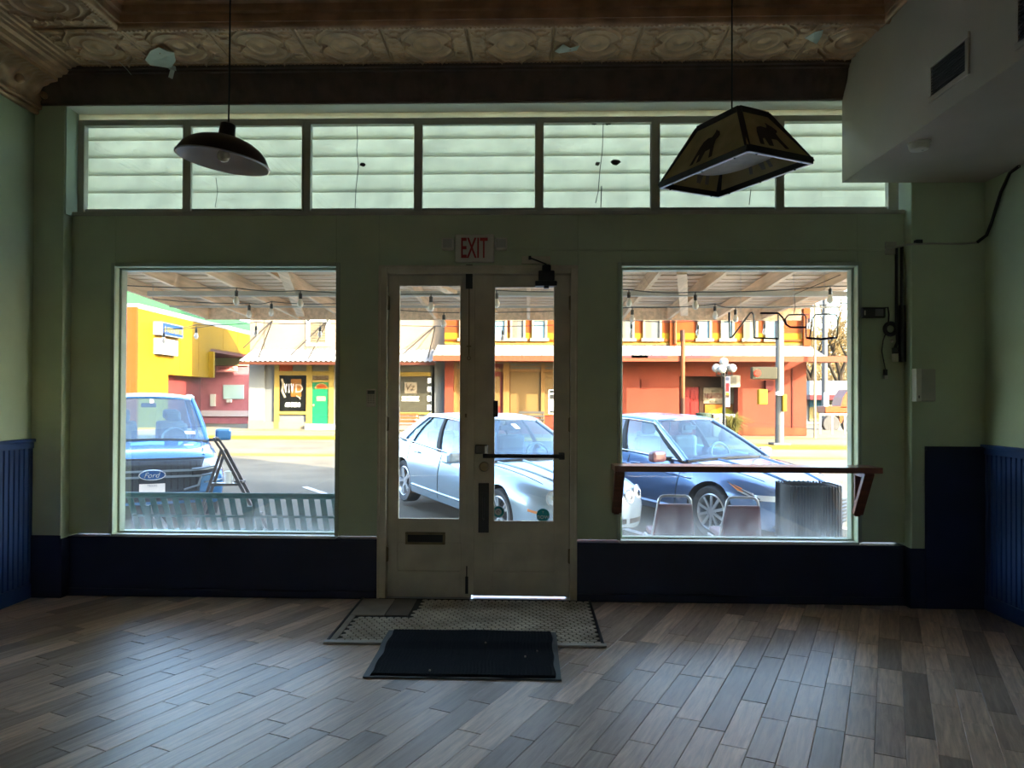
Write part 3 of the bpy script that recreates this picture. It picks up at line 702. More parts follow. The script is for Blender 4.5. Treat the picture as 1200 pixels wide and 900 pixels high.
# ================================================================ THINGS ON THE FRONT WALL
ex = thing('exit_sign', 'ivory exit sign with red letters and two lamp heads above the doors', 'exit sign', (-.407, 0, 2.54))
MB().box(-.555, -.259, -.045, 0, 2.543, 2.752).build('housing', M['plastic'], ex, bevel=.008)
text('EXIT', .152, M['red'], ex, (-.407, -.046, 2.648), width=.20, extrude=.002, offset=.012)
for x in (-.608, -.206):
    h_ = MB().box(x-.045, x+.045, -.065, -.012, 2.632, 2.722).build('lamp_head', M['plastic'], ex, bevel=.01)
    MB().box(x-.034, x+.034, -.068, -.064, 2.645, 2.710).build('lens', mat('lamp lens', (.45,.45,.42), .25), h_, bevel=.004)
    MB().box(min(x, -.407), max(x, -.407), -.012, -.002, 2.665, 2.69).build('mount', M['plastic'], ex)
kp = thing('keypad', 'small ivory entry keypad on the wall left of the doors', 'keypad', (-1.187, 0, 1.447))
MB().box(-1.223, -1.151, -.022, 0, 1.447, 1.583).build('case', M['plastic'], kp, bevel=.006)
MB().box(-1.214, -1.160, -.024, -.021, 1.545, 1.572).build('screen', mat('keypad screen', (.10,.12,.11), .3), kp)
for r in range(4):
    for c in range(3): MB().box(-1.212+c*.019, -1.198+c*.019, -.025, -.021, 1.526-r*.017, 1.537-r*.017).build('key', M['greige'], kp)
sh = thing('wall_ledge', 'reddish wood drink ledge on two brackets across the right window', 'shelf', (1.56, 0, .66))
MB().box(.625, 2.525, -.26, -.018, .992, 1.034).build('board', M['walnut'], sh, bevel=.003)
for x in (.665, 2.44):
    bk = MB().bar((x,-.225,.992),(x,-.035,.675), .035, .07, (1,0,0)).box(x-.02, x+.02, -.04, -.017, .655, .992).box(x-.02, x+.02, -.235, -.04, .957, .992)
    bk.build('bracket', M['walnut'], sh, bevel=.002)
# power adapter with cable
pa = thing('power_adapter', 'black power adapter stuck on the wall right of the window, cable dangling', 'adapter', (2.566, 0, 1.68))
MB().box(2.475, 2.650, -.035, 0, 2.125, 2.205).build('body', M['black'], pa, bevel=.010)
MB().box(2.49, 2.500, -.0365, -.034, 2.145, 2.18).build('sticker', M['plastic'], pa); MB().box(2.57, 2.63, -.0365, -.034, 2.14, 2.19).build('print', mat('grey label print', (.2,.2,.2), .6), pa)
MB().tube([(2.64,-.02,2.20),(2.668,-.025,2.205),(2.675,-.025,2.15),(2.672,-.02,2.07)], .006, 8).build('lead', M['black'], pa, smooth=True)
MB().tube([(2.690+.042*math.cos(k*math.pi/10), -.018, 2.045+.042*math.sin(k*math.pi/10)) for k in range(20)], .016, 8, True).build('cable_coil', M['black'], pa, smooth=True)
MB().tube([(2.66,-.02,2.03),(2.635,-.02,1.96),(2.625,-.02,1.88),(2.64,-.02,1.80),(2.652,-.02,1.74)], .0045, 8).build('lead', M['black'], pa, smooth=True)
MB().box(2.638,2.664,-.03,-.01,1.70,1.745).build('plug', M['black'], pa, bevel=.004); MB().box(2.642,2.668,-.028,-.012,1.675,1.70).build('plug_tip', M['plastic'], pa)
MB().tube([(2.478,-.01,2.16),(2.462,-.018,2.12),(2.452,-.02,2.05),(2.468,-.018,1.98),(2.474,-.018,1.85),(2.466,-.018,1.70),(2.470,-.018,1.5),(2.466,-.018,1.2),(2.47,-.018,1.04)], .004, 8).build('power_cord', mat('pale green cord', (.22,.28,.18), .6), pa, smooth=True)
# black conduit drop with two plugs
cd = thing('cable_drop', 'dark cable drop with two white plugs beside the right pilaster', 'cable', (2.765, 0, 1.86))
MB().tube([(2.735,-.015,2.66),(2.735,-.015,2.1),(2.74,-.02,1.95),(2.72,-.02,1.90)], .012, 8).build('lead', M['black'], cd, smooth=True)
MB().tube([(2.775,-.015,2.66),(2.775,-.015,1.80)], .012, 8).tube([(2.775,-.018,2.22),(2.775,-.018,1.80)], .024, 10).build('conduit', M['black'], cd, smooth=True)
MB().box(2.70,2.735,-.05,-.012,1.86,1.905).build('socket', M['black'], cd, bevel=.004); MB().box(2.70,2.732,-.055,-.01,1.80,1.86).build('plug', M['plastic'], cd, bevel=.004); MB().ball((2.695,-.03,1.955), .013, 6).build('plug', M['plastic'], cd)
# surface raceway + conduit onto the right wall
rc = thing('wire_raceway', 'thin green surface raceway above the right window ending in a pipe up the right wall', 'conduit', (2.0, 0, 2.62))
MB().box(-.13, 2.66, -.014, 0, 2.632, 2.646).build('raceway', M['green'], rc, bevel=.003)
MB().box(2.655, 2.735, -.02, 0, 2.60, 2.695).build('junction_plate', M['greige'], rc, bevel=.003)
pts = [(2.66,-.03,2.642),(2.70,-.05,2.645),(2.765,-.118,2.652),(2.82,-.125,2.655),(2.95,-.125,2.66),(3.15,-.125,2.655),(3.26,-.125,2.665),(3.308,-.16,2.71),(3.312,-.22,2.80),(3.314,-.32,2.98),(3.314,-.42,3.085),(3.314,-.52,3.10)]
MB().tube(pts, .008, 8).build('pipe', M['greige'], rc, smooth=True)
MB().tube(pts[6:], .0115, 8).build('pipe_sleeve', M['black'], rc, smooth=True)
MB().box(2.82,2.865,-.14,-.1,2.66,2.685).build('clamp', M['black'], rc)
ab = thing('alarm_box', 'ivory alarm box on the right pilaster beside the navy wainscot', 'alarm box', (2.855, -.1, 1.505))
MB().box(2.815, 2.948, -.160, -.1, 1.508, 1.742).build('cover', M['greige'], ab, bevel=.006)
MB().box(2.803, 2.842, -.168, -.1, 1.505, 1.745).build('front', M['plastic'], ab, bevel=.004); MB().box(2.818,2.826,-.171,-.165,1.53,1.55).build('keyhole', M['black'], ab)

# ================================================================ FLOOR THINGS
tilem = mat('ivory hexagon tile', (.58,.53,.42), .35, var=.45, vscale=4, dark=(.26,.20,.13))
tp = thing('tile_landing', 'old ivory hexagon tile landing in front of the doors', 'tile floor', (-.38, -.62, 0))
MB().box(-1.235, .468, -1.07, -.02, .0, .006).build('grout_bed', mat('dark grout', (.02,.018,.014), .9), tp)
hx = MB(); s = .0275; r_o = random.Random(3)
for j in range(40):
    for i in range(64):
        x = -1.16+i*s*math.sqrt(3)*1.05+(j % 2)*s*math.sqrt(3)*.525; y = -1.035+j*s*1.5*1.05
        if x > .445 or y > -.05: continue
        if y > -.52 and x < -.80: continue
        if y > -.30 and x < -.78: continue
        dz = r_o.uniform(-.0006, .0006); q = []
        for k in range(6):
            a = (60*k+30)*D2R; q.append((x+.0242*math.cos(a), y+.0242*math.sin(a)))
        hx.prism(q, lambda a, b_, t: Vector((a, b_, t)), .005, .0105+dz)
tag(hx.build('hexagon_tile', tilem, tp), kind='stuff')
stone = mat('worn beige slab', (.30,.25,.18), .55, var=.3, vscale=6)
MB().box(-1.225, -.99, -.50, -.06, .005, .013).build('slab', stone, tp, bevel=.002); MB().box(-.985, -.825, -.50, -.06, .005, .012).build('slab', mat('dark worn slab', (.14,.11,.08), .55, var=.3, vscale=6), tp, bevel=.002)
MB().box(-1.225, -1.185, -1.05, -.505, .005, .012).build('slab', stone, tp, bevel=.002)
ed = mat('pale edge strip', (.50,.49,.44), .4, var=.2, vscale=8)
MB().box(-1.25, .485, -1.105, -1.06, 0, .016).build('edge_strip', ed, tp, bevel=.003); MB().box(.455, .475, -1.06, -.02, 0, .014).build('edge_strip', M['black'], tp, bevel=.003); MB().box(-1.245,-1.228,-1.06,-.02,0,.014).build('edge_strip', M['black'], tp, bevel=.003)
dm = thing('door_mat', 'black ribbed door mat with grey rubber edge lying before the tile landing', 'door mat', (-.35, -1.28, 0))
def drape(y): t = min(1, max(0, (y+1.24)/.13)); return .0175*t*t*(3-2*t)
MB().grid(lambda u, v: Vector((-.885+1.07*u, -1.665+.78*v, .0045+drape(-1.665+.78*v))), 20, 60).build('rubber_edge', mat('grey rubber edge', (.10,.115,.12), .6), dm, norm=False, solid=.008)
cp = MB(); nx = 100
def matfn(u, v):
    x = -.85+u*1.005; y = -1.655+v*.775
    h = .019+.0010*math.cos(u*nx*math.pi)+.004*math.exp(-((u-.55)/.12)**2-((v-1)/.1)**2)
    e = min(u, 1-u, v, 1-v); h = (.009 if e < .002 else h)+drape(y)
    wob = .006*math.sin(u*14)+.004*math.sin(u*31)
    return Vector((x+.004*math.sin(v*17), y+(wob if v in (0, 1) else 0), h))
cp.grid(matfn, 200, 40); cp.build('carpet', mat('black mat pile', (.005,.006,.008), 1.0, bump=.5, bscale=200, spec=.1), dm, norm=False)
for (x, y) in ((.06,-1.25),(-.01,-1.35),(-.25,-1.15),(-.53,-1.60)):
    MB().ball((x,y,.024+drape(y)), .006, 5).build('crumb', mat('crumb', (.35,.3,.22), .8), dm)

# ---- unlit neon sign hanging inside the right window (reads mirrored from in here)
ns = thing('neon_sign', 'unlit neon tube sign reading open, seen from behind, hanging in right window', 'neon sign', (1.95, .075, 2.0))
tg = glass_mat('neon tube glass', (.88,.90,.88), .35, dirt=.0); tg2 = mat('milky neon tube', (.60,.60,.54), .2)
tb = mat('black-coated neon tube', (.02,.012,.03), .25)
def tubes(pts, m_, nm='tube', r=.0065): MB().tube([at(px, py, .075) for px, py in pts], r, 8).build(nm, m_, ns, smooth=True)
tubes([(854.5,366),(854.5,377)], tb, 'blacked_tube', .008); tubes([(854.5,377),(855,396)], tg2)
tubes([(855,396),(858,395),(879,367),(881,366),(883,369),(884,396)], tg2)
tubes([(884,396),(912,397)], tb, 'blacked_tube'); tubes([(912,397),(912,368)], tg2)
tubes([(891,367),(912,367),(917,372),(921,380),(926,383.5),(944,383.5)], tb, 'blacked_tube', .008)
tubes([(922,381),(920,374),(924,369),(942,368.5),(944.5,372),(944.5,396)], tg2)
tubes([(945,396),(962,397.5),(981,395.5)], tb, 'blacked_tube', .009)
tubes([(981,395),(982,372),(978,368),(956,368.5),(952,373),(949,395)], tg2)
for px in (868, 930, 966): MB().tube([at(px, 366, .075), at(px, 318, .075)], .0014, 5).build('hanger', M['steel'], ns)
MB().tube([at(930, 368, .075), at(932, 360, .08), at(931, 345, .08), at(985, 322, .08)], .0025, 6).build('lead', M['black'], ns)
# ================================================================ STREET
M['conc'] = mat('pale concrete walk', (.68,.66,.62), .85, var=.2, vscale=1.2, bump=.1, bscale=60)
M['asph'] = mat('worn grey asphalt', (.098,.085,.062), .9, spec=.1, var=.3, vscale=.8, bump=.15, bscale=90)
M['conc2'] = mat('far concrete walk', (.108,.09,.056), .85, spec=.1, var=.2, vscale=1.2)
M['yline'] = mat('faded yellow road paint', (.175,.108,.01), .75, spec=.1, var=.3, vscale=2)
M['wline'] = mat('white road paint', (.40,.40,.39), .75, var=.2, vscale=2)
def sz(y):
    T_ = ((-40,-.30),(3.4,-.30),(6.5,-.13),(12,-.11),(24,-.13),(27.5,-.13),(200,-.13))
    for (a, za), (b_, zb) in zip(T_, T_[1:]):
        if a <= y <= b_: return za+(zb-za)*(y-a)/(b_-a)
ys = [3.35,4.2,5,5.8,6.5,8,10,12,14,17,20,24,25.4]+[60,120]
struct(MB().box(-40, 40, -60, YB-.21, -.5, -.3).build('yard', M['conc']), 'concrete yard behind the shop', 'ground')
st = MB(); n = len(ys)
st.add([(-60,y,sz(y)) for y in ys]+[(70,y,sz(y)) for y in ys]+[(-60,y,sz(y)-.3) for y in (ys[0],ys[-1])]+[(70,y,sz(y)-.3) for y in (ys[0],ys[-1])],
       [(i, n+i, n+i+1, i+1) for i in range(n-1)]+[(2*n, 2*n+1, 2*n+3, 2*n+2)])
struct(st.build('street', M['asph'], norm=False), 'grey asphalt street outside the shop windows', 'street')
sw = struct(MB().box(-16, 24, .26, 3.35, -.5, -.14).box(-16, 24, .161, .26, -.5, -.03).build('sidewalk', M['conc']), 'pale concrete sidewalk directly outside the windows', 'sidewalk')
for i in range(-6, 9): MB().box(i*1.6-.006, i*1.6+.006, .27, 3.34, -.142, -.1385).build('joint', mat('joint', (.12,.11,.1), .9), sw)
MB().box(-16, 24, 3.35, 3.5, -.5, -.135).build('kerb', M['conc'], sw, bevel=.02)
# parking bay lines (parallel to the parked cars) and road centre stripe
road = bpy.data.objects['street']
def strip(a, b_, w_, m_, nm, lift=.004):
    a = Vector((a[0],a[1],0)); b_ = Vector((b_[0],b_[1],0)); d = (b_-a); s = Vector((-d.y,d.x,0)).normalized()*(w_/2); q = MB(); N = max(2, int(d.length/.5))
    vs_ = []; 
    for i in range(N+1):
        p = a+d*(i/N)
        for k in (1,-1): r = p+s*k; vs_.append((r.x, r.y, sz(r.y)+lift))
    q.add(vs_, [(2*i,2*i+1,2*i+3,2*i+2) for i in range(N)]); o = q.build(nm, m_, road, norm=False); return o
for x in (-7.6, -4.25, -.95, 2.1, 5.2): strip((x-.35,4.0),(x-3.2,8.4), .11, M['wline'], 'bay_line')
strip((-40,16.55),(60,16.55), .16, M['yline'], 'centre_line'); strip((-40,16.95),(60,16.95), .16, M['yline'], 'centre_line')
strip((-40,16.25),(60,16.25), .42, M['yline'], 'centre_line', .003)
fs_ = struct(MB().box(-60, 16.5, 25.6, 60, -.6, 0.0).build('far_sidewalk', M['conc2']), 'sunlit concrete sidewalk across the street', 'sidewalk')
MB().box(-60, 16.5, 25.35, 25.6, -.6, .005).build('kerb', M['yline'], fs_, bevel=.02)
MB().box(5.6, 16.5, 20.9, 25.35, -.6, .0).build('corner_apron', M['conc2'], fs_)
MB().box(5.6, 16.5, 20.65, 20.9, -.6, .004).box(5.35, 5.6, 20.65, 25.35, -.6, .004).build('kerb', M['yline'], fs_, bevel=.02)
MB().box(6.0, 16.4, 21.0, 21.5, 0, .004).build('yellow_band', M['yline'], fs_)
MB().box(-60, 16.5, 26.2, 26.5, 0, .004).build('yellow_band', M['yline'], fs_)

# ================================================================ OUR CANOPY
M['wood'] = mat('weathered canopy timber', (.82,.58,.36), .8, var=.3, vscale=4, stretch=(6,.6,6), rnd=.12)
M['wood2'] = mat('grey brown canopy boards', (.74,.54,.35), .85, var=.4, vscale=3, stretch=(.5,5,5), rnd=.15)
CX0, CX1, CY0, CY1 = -4.27, 3.52, .30, 4.25
def cz(y): return 2.72-(y-0.3)*.040
cn = struct(MB().box(CX0, CX1, CY1-.05, CY1, cz(CY1)-.01, cz(CY1)+.26).box(CX0, CX1, .27, .33, 2.70, 2.92).build('canopy', M['wood'], bevel=.004), 'timber canopy with open rafters over the sidewalk', 'canopy')
x = CX0+.03
while x <= CX1:
    MB().bar((x,CY0,cz(CY0)+.07),(x,CY1-.03,cz(CY1)+.07), .042, .14).build('rafter', M['wood'], cn); x += .606
k = 0; y = CY0+.02
while y < CY1:
    z = cz(y+.1)+.145
    MB().box(CX0-.05, CX1+.05, y, y+.196, z, z+.022).build('deck_board', M['wood2'], cn); y += .2
MB().box(CX0-.06, CX1+.06, CY0, CY1+.1, 2.90, 2.92).build('roof_sheet', mat('galvanised roof sheet', (.5,.5,.5), .5, .4), cn)
MB().bar((CX0+.3,2.1,2.60),(CX1-.2,2.1,2.60), .05, .05).bar((CX0+.1,3.0,2.575),(CX1,3.0,2.575), .02, .02).build('conduit_run', M['greige'], cn)
for (a, b_) in (((-2.9,3.9,2.58),(-2.2,1.0,2.66)), ((1.35,1.0,2.64),(1.9,3.6,2.56)), ((-1.0,1.3,2.64),(-.4,3.4,2.55))):
    MB().bar(a, b_, .09, .04).build('brace', M['wood'], cn)
# string lights
M['bulbglass'] = glass_mat('clear bulb', (.9,.88,.82), .25)
M['bulbg2'] = mat('pale bulb', (.72,.66,.56), .2)
def string(yw, lamps, label, sag=.05, hang=.10, r=.030):
    pts = [at(px, py, yw) for px, py in lamps]
    s0 = thing('string_light', label, 'string lights', (pts[0].x, yw, pts[0].z))
    line = []
    ends = [Vector((CX0+.1, yw, pts[0].z+hang+.05))]+[p+Vector((0,0,hang)) for p in pts]+[Vector((CX1-.05, yw, pts[-1].z+hang+.05))]
    for a, b_ in zip(ends, ends[1:]):
        for k in range(8):
            t = k/8; p = a*(1-t)+b_*t; p.z -= sag*4*t*(1-t)*.35; line.append(p)
    line.append(ends[-1])
    MB().tube(line, .005, 5).build('cable', M['black'], s0)
    for e in (ends[0], ends[-1], (ends[0]+ends[-1])/2):
        if yw < 4: MB().tube([e, Vector((e.x, yw, cz(yw)+.16))], .004, 5).build('hook', M['steel'], s0)
    for p in pts:
        so_ = MB().tube([p+Vector((0,0,hang)), p+Vector((0,0,.055))], .005, 5).lathe([(.012,.075),(.017,.07),(.017,.025),(.012,.02)], 10, p).build('socket', M['black'], s0)
        MB().lathe([(.011,.025),(.018,.012),(r,-.018),(r*.98,-.034),(r*.7,-.055),(.0,-.064)], 12, p).build('bulb', M['bulbg2'], so_, smooth=True)
string(1.3, [(277,350),(352,353),(505,357),(582,353),(737,352),(815,355),(973,348)], 'string of clear bulbs nearest the shop windows under the canopy')
string(2.6, [(292,366),(318,364),(398,366),(520,377),(741,371),(838,367),(862,371)], 'string of clear bulbs along the middle of the canopy')
string(4.256, [(192,397),(230,392),(300,389),(375,390),(589,394),(740,387),(818,388),(896,387),(948,380)], 'string of small bulbs beyond the canopy edge', hang=.13, r=.028)

# ---- the shop's own upper storey and its neighbours (they shade the street)
bm_ = struct(MB().box(-30, XL-.21, YB-.2, .26, -.3, 9).box(XR+.21, 9.6, YB-.2, .26, -.3, 9).box(XL-.21, XR+.21, YB-.2, .26, 4.42, 9).build('building_block', mat('own brick block', (.35,.22,.16), .9)), 'upper storey and neighbouring shops of this block', 'building')

# ================================================================ FURNITURE ON OUR WALK
bg_ = mat('dark green coated steel', (.012,.075,.06), .5, spec=.25, var=.3, vscale=14)
GZ = -.14
bench = thing('park_bench', 'dark green slatted steel bench with its back to the left window', 'bench', (-2.35, 1.3, GZ))
b0 = at(150, 578, 1.2); b1 = at(420, 580, 1.2)
bx0, bx1 = b0.x+.03, -1.45
ztop = b0.z-.01
MB().tube([(bx0-.03,1.16,ztop),(bx1+.03,1.16,ztop)], .027, 12).build('top_rail', bg_, bench, smooth=True)
def slat_curve(x):
    P_ = [(1.16,ztop),(1.20,ztop-.08),(1.27,ztop-.22),(1.33,ztop-.34),(1.42,ztop-.40),(1.58,ztop-.41),(1.74,ztop-.40),(1.80,ztop-.43)]
    return [(x,y,z) for y, z in P_]
ns_ = 22
first = None
for i in range(ns_):
    x = bx0+(bx1-bx0)*i/(ns_-1); q = MB(); c_ = slat_curve(0)
    vs_ = []
    for (xx, y, z) in c_:
        for dx in (-.027, .027): vs_.append((dx, y, z))
    for (xx, y, z) in c_:
        for dx in (-.027, .027): vs_.append((dx, y+.006, z+.006))
    m_ = len(c_); fs2 = []
    for k in range(m_-1):
        fs2 += [(2*k,2*k+1,2*k+3,2*k+2), (2*m_+2*k,2*m_+2*k+2,2*m_+2*k+3,2*m_+2*k+1), (2*k,2*k+2,2*m_+2*k+2,2*m_+2*k), (2*k+1,2*m_+2*k+1,2*m_+2*k+3,2*k+3)]
    if first is None:
        q.add(vs_, fs2); first = q.build('slat', bg_, bench, local=True); o = first
        
    else: o = dup(first, bench)
    o.location = (x-OFF['park_bench'].x, -OFF['park_bench'].y, -GZ)
MB().tube([(bx0,1.235,ztop-.20),(bx1,1.235,ztop-.20)], .012, 8).tube([(bx0,1.45,ztop-.42),(bx1,1.45,ztop-.42)], .014, 8).tube([(bx0,1.80,ztop-.43),(bx1,1.80,ztop-.43)], .018, 8).build('cross_rail', bg_, bench)
for x in (bx0+.15, (bx0+bx1)/2, bx1-.15):
    MB().bar((x,1.2,ztop-.1),(x,1.36,GZ+.0),.05,.03).bar((x,1.40,ztop-.43),(x,1.78,ztop-.45),.04,.03).bar((x,1.72,ztop-.44),(x,1.72,GZ),.05,.03).bar((x,1.3,GZ+.012),(x,1.8,GZ+.012),.06,.024).build('leg', bg_, bench)
# chairs
vin = mat('maroon vinyl', (.11,.014,.024), .5, spec=.3, var=.3, vscale=8)
tubem = mat('dull chromed tube', (.36,.36,.37), .35, .8)
def chair(px0, px1, pyt, y, lab):
    a = at(px0, pyt, y); b_ = at(px1, pyt, y); cx = (a.x+b_.x)/2; wd = (b_.x-a.x)*.98; zt = a.z
    t = thing('stacking_chair', lab, 'chair', (cx, y+.25, GZ), group=None)
    hw = wd/2; lo = zt-.40
    pts = [(cx-hw*1.12, y+.10, lo),(cx-hw*.86, y, zt-.06),(cx-hw*.82, y, zt-.03),(cx-hw*.70, y, zt-.006),(cx-hw*.55, y, zt),(cx+hw*.55, y, zt),(cx+hw*.70, y, zt-.006),(cx+hw*.82, y, zt-.03),(cx+hw*.86, y, zt-.06),(cx+hw*1.12, y+.10, lo)]
    MB().tube(pts, .0125, 10).build('back_frame', tubem, t, smooth=True)
    pd = MB()
    def pf(u, v):
        z = zt-.068-v*.29; k = (zt-z)/.4; h_ = hw*(.84+.27*k); return Vector((cx+(u*2-1)*h_, y+.10*k-.016-.012*math.sin(math.pi*u)*math.sin(math.pi*v), z))
    pd.grid(pf, 12, 10); o = pd.build('backrest', vin, t, smooth=True, norm=False); m_ = o.modifiers.new('t', 'SOLIDIFY'); m_.thickness = .035; m_.offset = -1
    MB().box(cx-hw*1.02, cx+hw*1.02, y+.12, y+.55, GZ+.40, GZ+.455).build('seat', vin, t, bevel=.02)
    for sx in (-1, 1):
        MB().tube([(cx+sx*hw*1.12,y+.10,lo),(cx+sx*hw*1.1,y+.16,GZ+.40),(cx+sx*hw*1.12,y+.05,GZ)], .0125, 8).build('leg', tubem, t, smooth=True)
        MB().tube([(cx+sx*hw*1.1,y+.16,GZ+.39),(cx+sx*hw*1.1,y+.5,GZ+.39),(cx+sx*hw*1.12,y+.56,GZ)], .0125, 8).build('leg', tubem, t, smooth=True)
    return t
chair(768, 813, 581, 1.05, 'maroon vinyl stacking chair outside the right window, left of the pair')
chair(848, 892, 583, 1.05, 'maroon vinyl stacking chair outside the right window, between its twin and the bin')
# bin
dk = mat('charcoal slatted steel', (.02,.021,.023), .55, spec=.25, var=.3, vscale=10)
p = at(926, 569, 1.1); q = at(991, 569, 1.1); wd = q.x-p.x; cx = (p.x+q.x)/2; R_b = wd/2
tb_ = thing('litter_bin', 'charcoal ribbed litter bin outside the right end of right window', 'litter bin', (cx, 1.1+R_b, GZ))
zt = p.z
def rsq(a, r):
    c, s = math.cos(a), math.sin(a); k = 1/((abs(c)**6+abs(s)**6)**(1/6)); return (cx+r*k*c, 1.1+R_b+r*k*s)
sl_ = MB(); N = 72
for i in range(N):
    a = 2*math.pi*i/N; x, y = rsq(a, R_b-.004); x2, y2 = rsq(a, R_b-.02)
    sl_.bar((x,y,GZ+.12),(x,y,zt-.004-(i % 2)*.006), .02, .010, (x-cx, y-1.1-R_b, 0))
tag(sl_.build('slat', dk, tb_), kind='stuff')
ln = MB(); NN = 60
ln.grid(lambda u, v: Vector((*rsq(2*math.pi*u, R_b-.025), GZ+.05+v*(zt-.03-GZ-.05))), NN, 1).build('liner', M['black'], tb_, norm=False)
bnd = MB()
for z in (zt-.03, GZ+.42, GZ+.14): bnd.tube([(*rsq(2*math.pi*k/48, R_b-.015), z) for k in range(48)], .009, 6, True)
bnd.build('band', dk, tb_)
MB().prism([rsq(2*math.pi*k/48, R_b-.03) for k in range(48)], lambda a, b_, t: Vector((a, b_, t)), GZ, GZ+.06).build('base', dk, tb_)
# step ladder with a paint cup on its tray
Ly = 2.75
A = at(262, 527, Ly)
lad = thing('step_ladder', 'small folding step ladder in front of the blue pickup', 'step ladder', (A.x, Ly, GZ))
lm = mat('dark bronze ladder metal', (.06,.05,.045), .4)
for dy in (-.06, .06):
    t1 = at(253, 514, Ly); f1 = at(287, 574, Ly); f2 = at(246, 574, Ly)
    d1 = (f1-A).normalized(); d2 = (f2-A).normalized()
    g1_ = A+d1*((A.z-GZ)/-d1.z); g2_ = A+d2*((A.z-GZ)/-d2.z)
    o_ = Vector((0, dy, 0))
    MB().bar(A+o_, g1_+o_, .025, .035, (1,0,0)).build('front_rail', lm, lad, bevel=.003); MB().bar(A+o_, g2_+o_, .022, .03, (1,0,0)).build('rear_rail', lm, lad, bevel=.003)
    MB().tube([A+o_, (A+t1)/2+o_, t1+o_], .014, 8).build('handle_side', lm, lad)
    MB().bar(at(247,568,Ly)+o_, at(282,567,Ly)+o_, .02, .025).build('spreader', lm, lad)
    for g in (g1_, g2_): MB().box(g.x-.02, g.x+.02, g.y+dy-.02, g.y+dy+.02, GZ, GZ+.03).build('foot', M['rubber'], lad)
MB().tube([t1+Vector((0,-.06,0)), t1+Vector((-.01,0,.01)), t1+Vector((0,.06,0))], .014, 8).build('handle', lm, lad)
tr_ = at(265, 567, Ly)
MB().box(tr_.x-.17, tr_.x+.15, Ly-.06, Ly+.06, tr_.z-.015, tr_.z+.012).build('step', lm, lad, bevel=.003)
for k in (.33, .66):
    c_ = A*(1-k)+g1_*k; MB().box(c_.x-.05, c_.x+.04, Ly-.06, Ly+.06, c_.z-.012, c_.z+.012).build('step', lm, lad, bevel=.003)
cu = thing('paper_cup', 'white cup standing on the ladder step', 'cup', (at(270,556,Ly).x, Ly-.05, tr_.z+.012))
MB().lathe([(.0,0),(.038,0),(.048,.13),(.05,.132),(.046,.128),(.036,.006),(.0,.006)], 20, (at(270,556,Ly).x, Ly-.05, tr_.z+.012)).build('cup_body', M['white'], cu, smooth=True)
MB().lathe([(.0,.135),(.044,.135),(.05,.13)], 20, (at(270,556,Ly).x, Ly-.05, tr_.z+.012)).build('lid', M['white'], cu)
# ================================================================ ACROSS THE STREET
mat_base = mat
def mat(name, col, *a, **k):
    k['spec'] = min(.12, k.get('spec', .12))
    return mat_base(name, tuple(.195*c**1.5 for c in col), *a, **k)      # darkens far colours against the strong sun; parts in shade use mat_base
def fac(px, py, y): p = at(px, py, y); return p.x, p.z
class Fac:
    """a facade surveyed from the photo: rect(px0,py0,px1,py1) boxes on a vertical plane"""
    def __init__(s, y): s.y = y
    def rect(s, mb, px0, py0, px1, py1, d0=0.0, d1=.1):
        a = at(px0, py0, s.y); b_ = at(px1, py1, s.y)
        return mb.box(min(a.x,b_.x), max(a.x,b_.x), s.y-d1, s.y-d0, min(a.z,b_.z), max(a.z,b_.z))
    def one(s, nm, m_, parent, px0, py0, px1, py1, d0=0.0, d1=.1, bevel=0): return s.rect(MB(), px0, py0, px1, py1, d0, d1).build(nm, m_, parent, bevel=bevel)
    def x(s, px): return at(px, 470, s.y).x
    def z(s, py): return at(600, py, s.y).z
ob = mat('orange painted brick', (.62,.20,.035), .8, var=.2, vscale=1.5, bump=.2, bscale=14)
oy = mat('yellow painted band', (.74,.48,.03), .8, var=.15, vscale=1.5)
orr = mat('coral red wall paint', (.58,.19,.115), .75, var=.15, vscale=.9, bump=.08, bscale=20)
rdm = mat('red awning fascia', (.62,.22,.12), .6)
tan = mat('tan storefront paint', (.66,.44,.19), .7, var=.12, vscale=2)
paper = mat('brown papered shop glass', (.52,.37,.17), .5, var=.2, vscale=1.2)
wht = mat('sunlit white sheet metal', (1.0,.98,.94), .55, var=.08, vscale=2)
glb = mat('blue pane with painted reflection', (.42,.60,.68), .5, spec=.15)  # reflections are put into the colour of both panes, with little gloss
glg = mat('grey pane with painted reflection', (.42,.44,.42), .5, spec=.15)
wfm = mat('cream window frame', (.70,.62,.48), .6)
# ---------- orange and red corner building
F = Fac(28.4)
ob_ = thing('corner_building', 'orange and coral corner building with white awning across the street', 'building', (4.5, 28.4, 0))
XA, XB = F.x(521), F.x(945)
zsp = F.z(405)
body = MB().box(XA, XB, 28.4, 40, zsp, 8.6)
body.build('upper_wall', ob, ob_)
b = MB()
dx0, dx1 = F.x(796), F.x(865)                # recessed entry
sx0, sx1 = F.x(531), F.x(727)
b.box(XA, sx0, 28.4, 40, 0, zsp).box(sx1, dx0, 28.4, 40, 0, zsp).box(dx1, XB, 28.4, 40, 0, zsp).box(dx0, dx1, 28.4, 40, F.z(440), zsp).box(dx0, dx1, 29.2, 40, 0, F.z(440)).box(sx0, sx1, 28.9, 40, 0, zsp)
b.build('lower_wall', orr, ob_)
F.one('yellow_band', oy, ob_, 521, 390, 945, 404, .0, .02); 
MB().box(XA, XB, 28.30, 28.4, F.z(399.5), F.z(397.5)).build('string_course', ob, ob_)
MB().box(XA, XB, 28.33, 28.4, F.z(404), F.z(402)).build('string_course', tan, ob_)
for px in (789, 905+40): 
    MB().box(F.x(px-5), F.x(px+3), 28.2, 28.4, zsp, 8.6).build('brick_pier', ob, ob_)
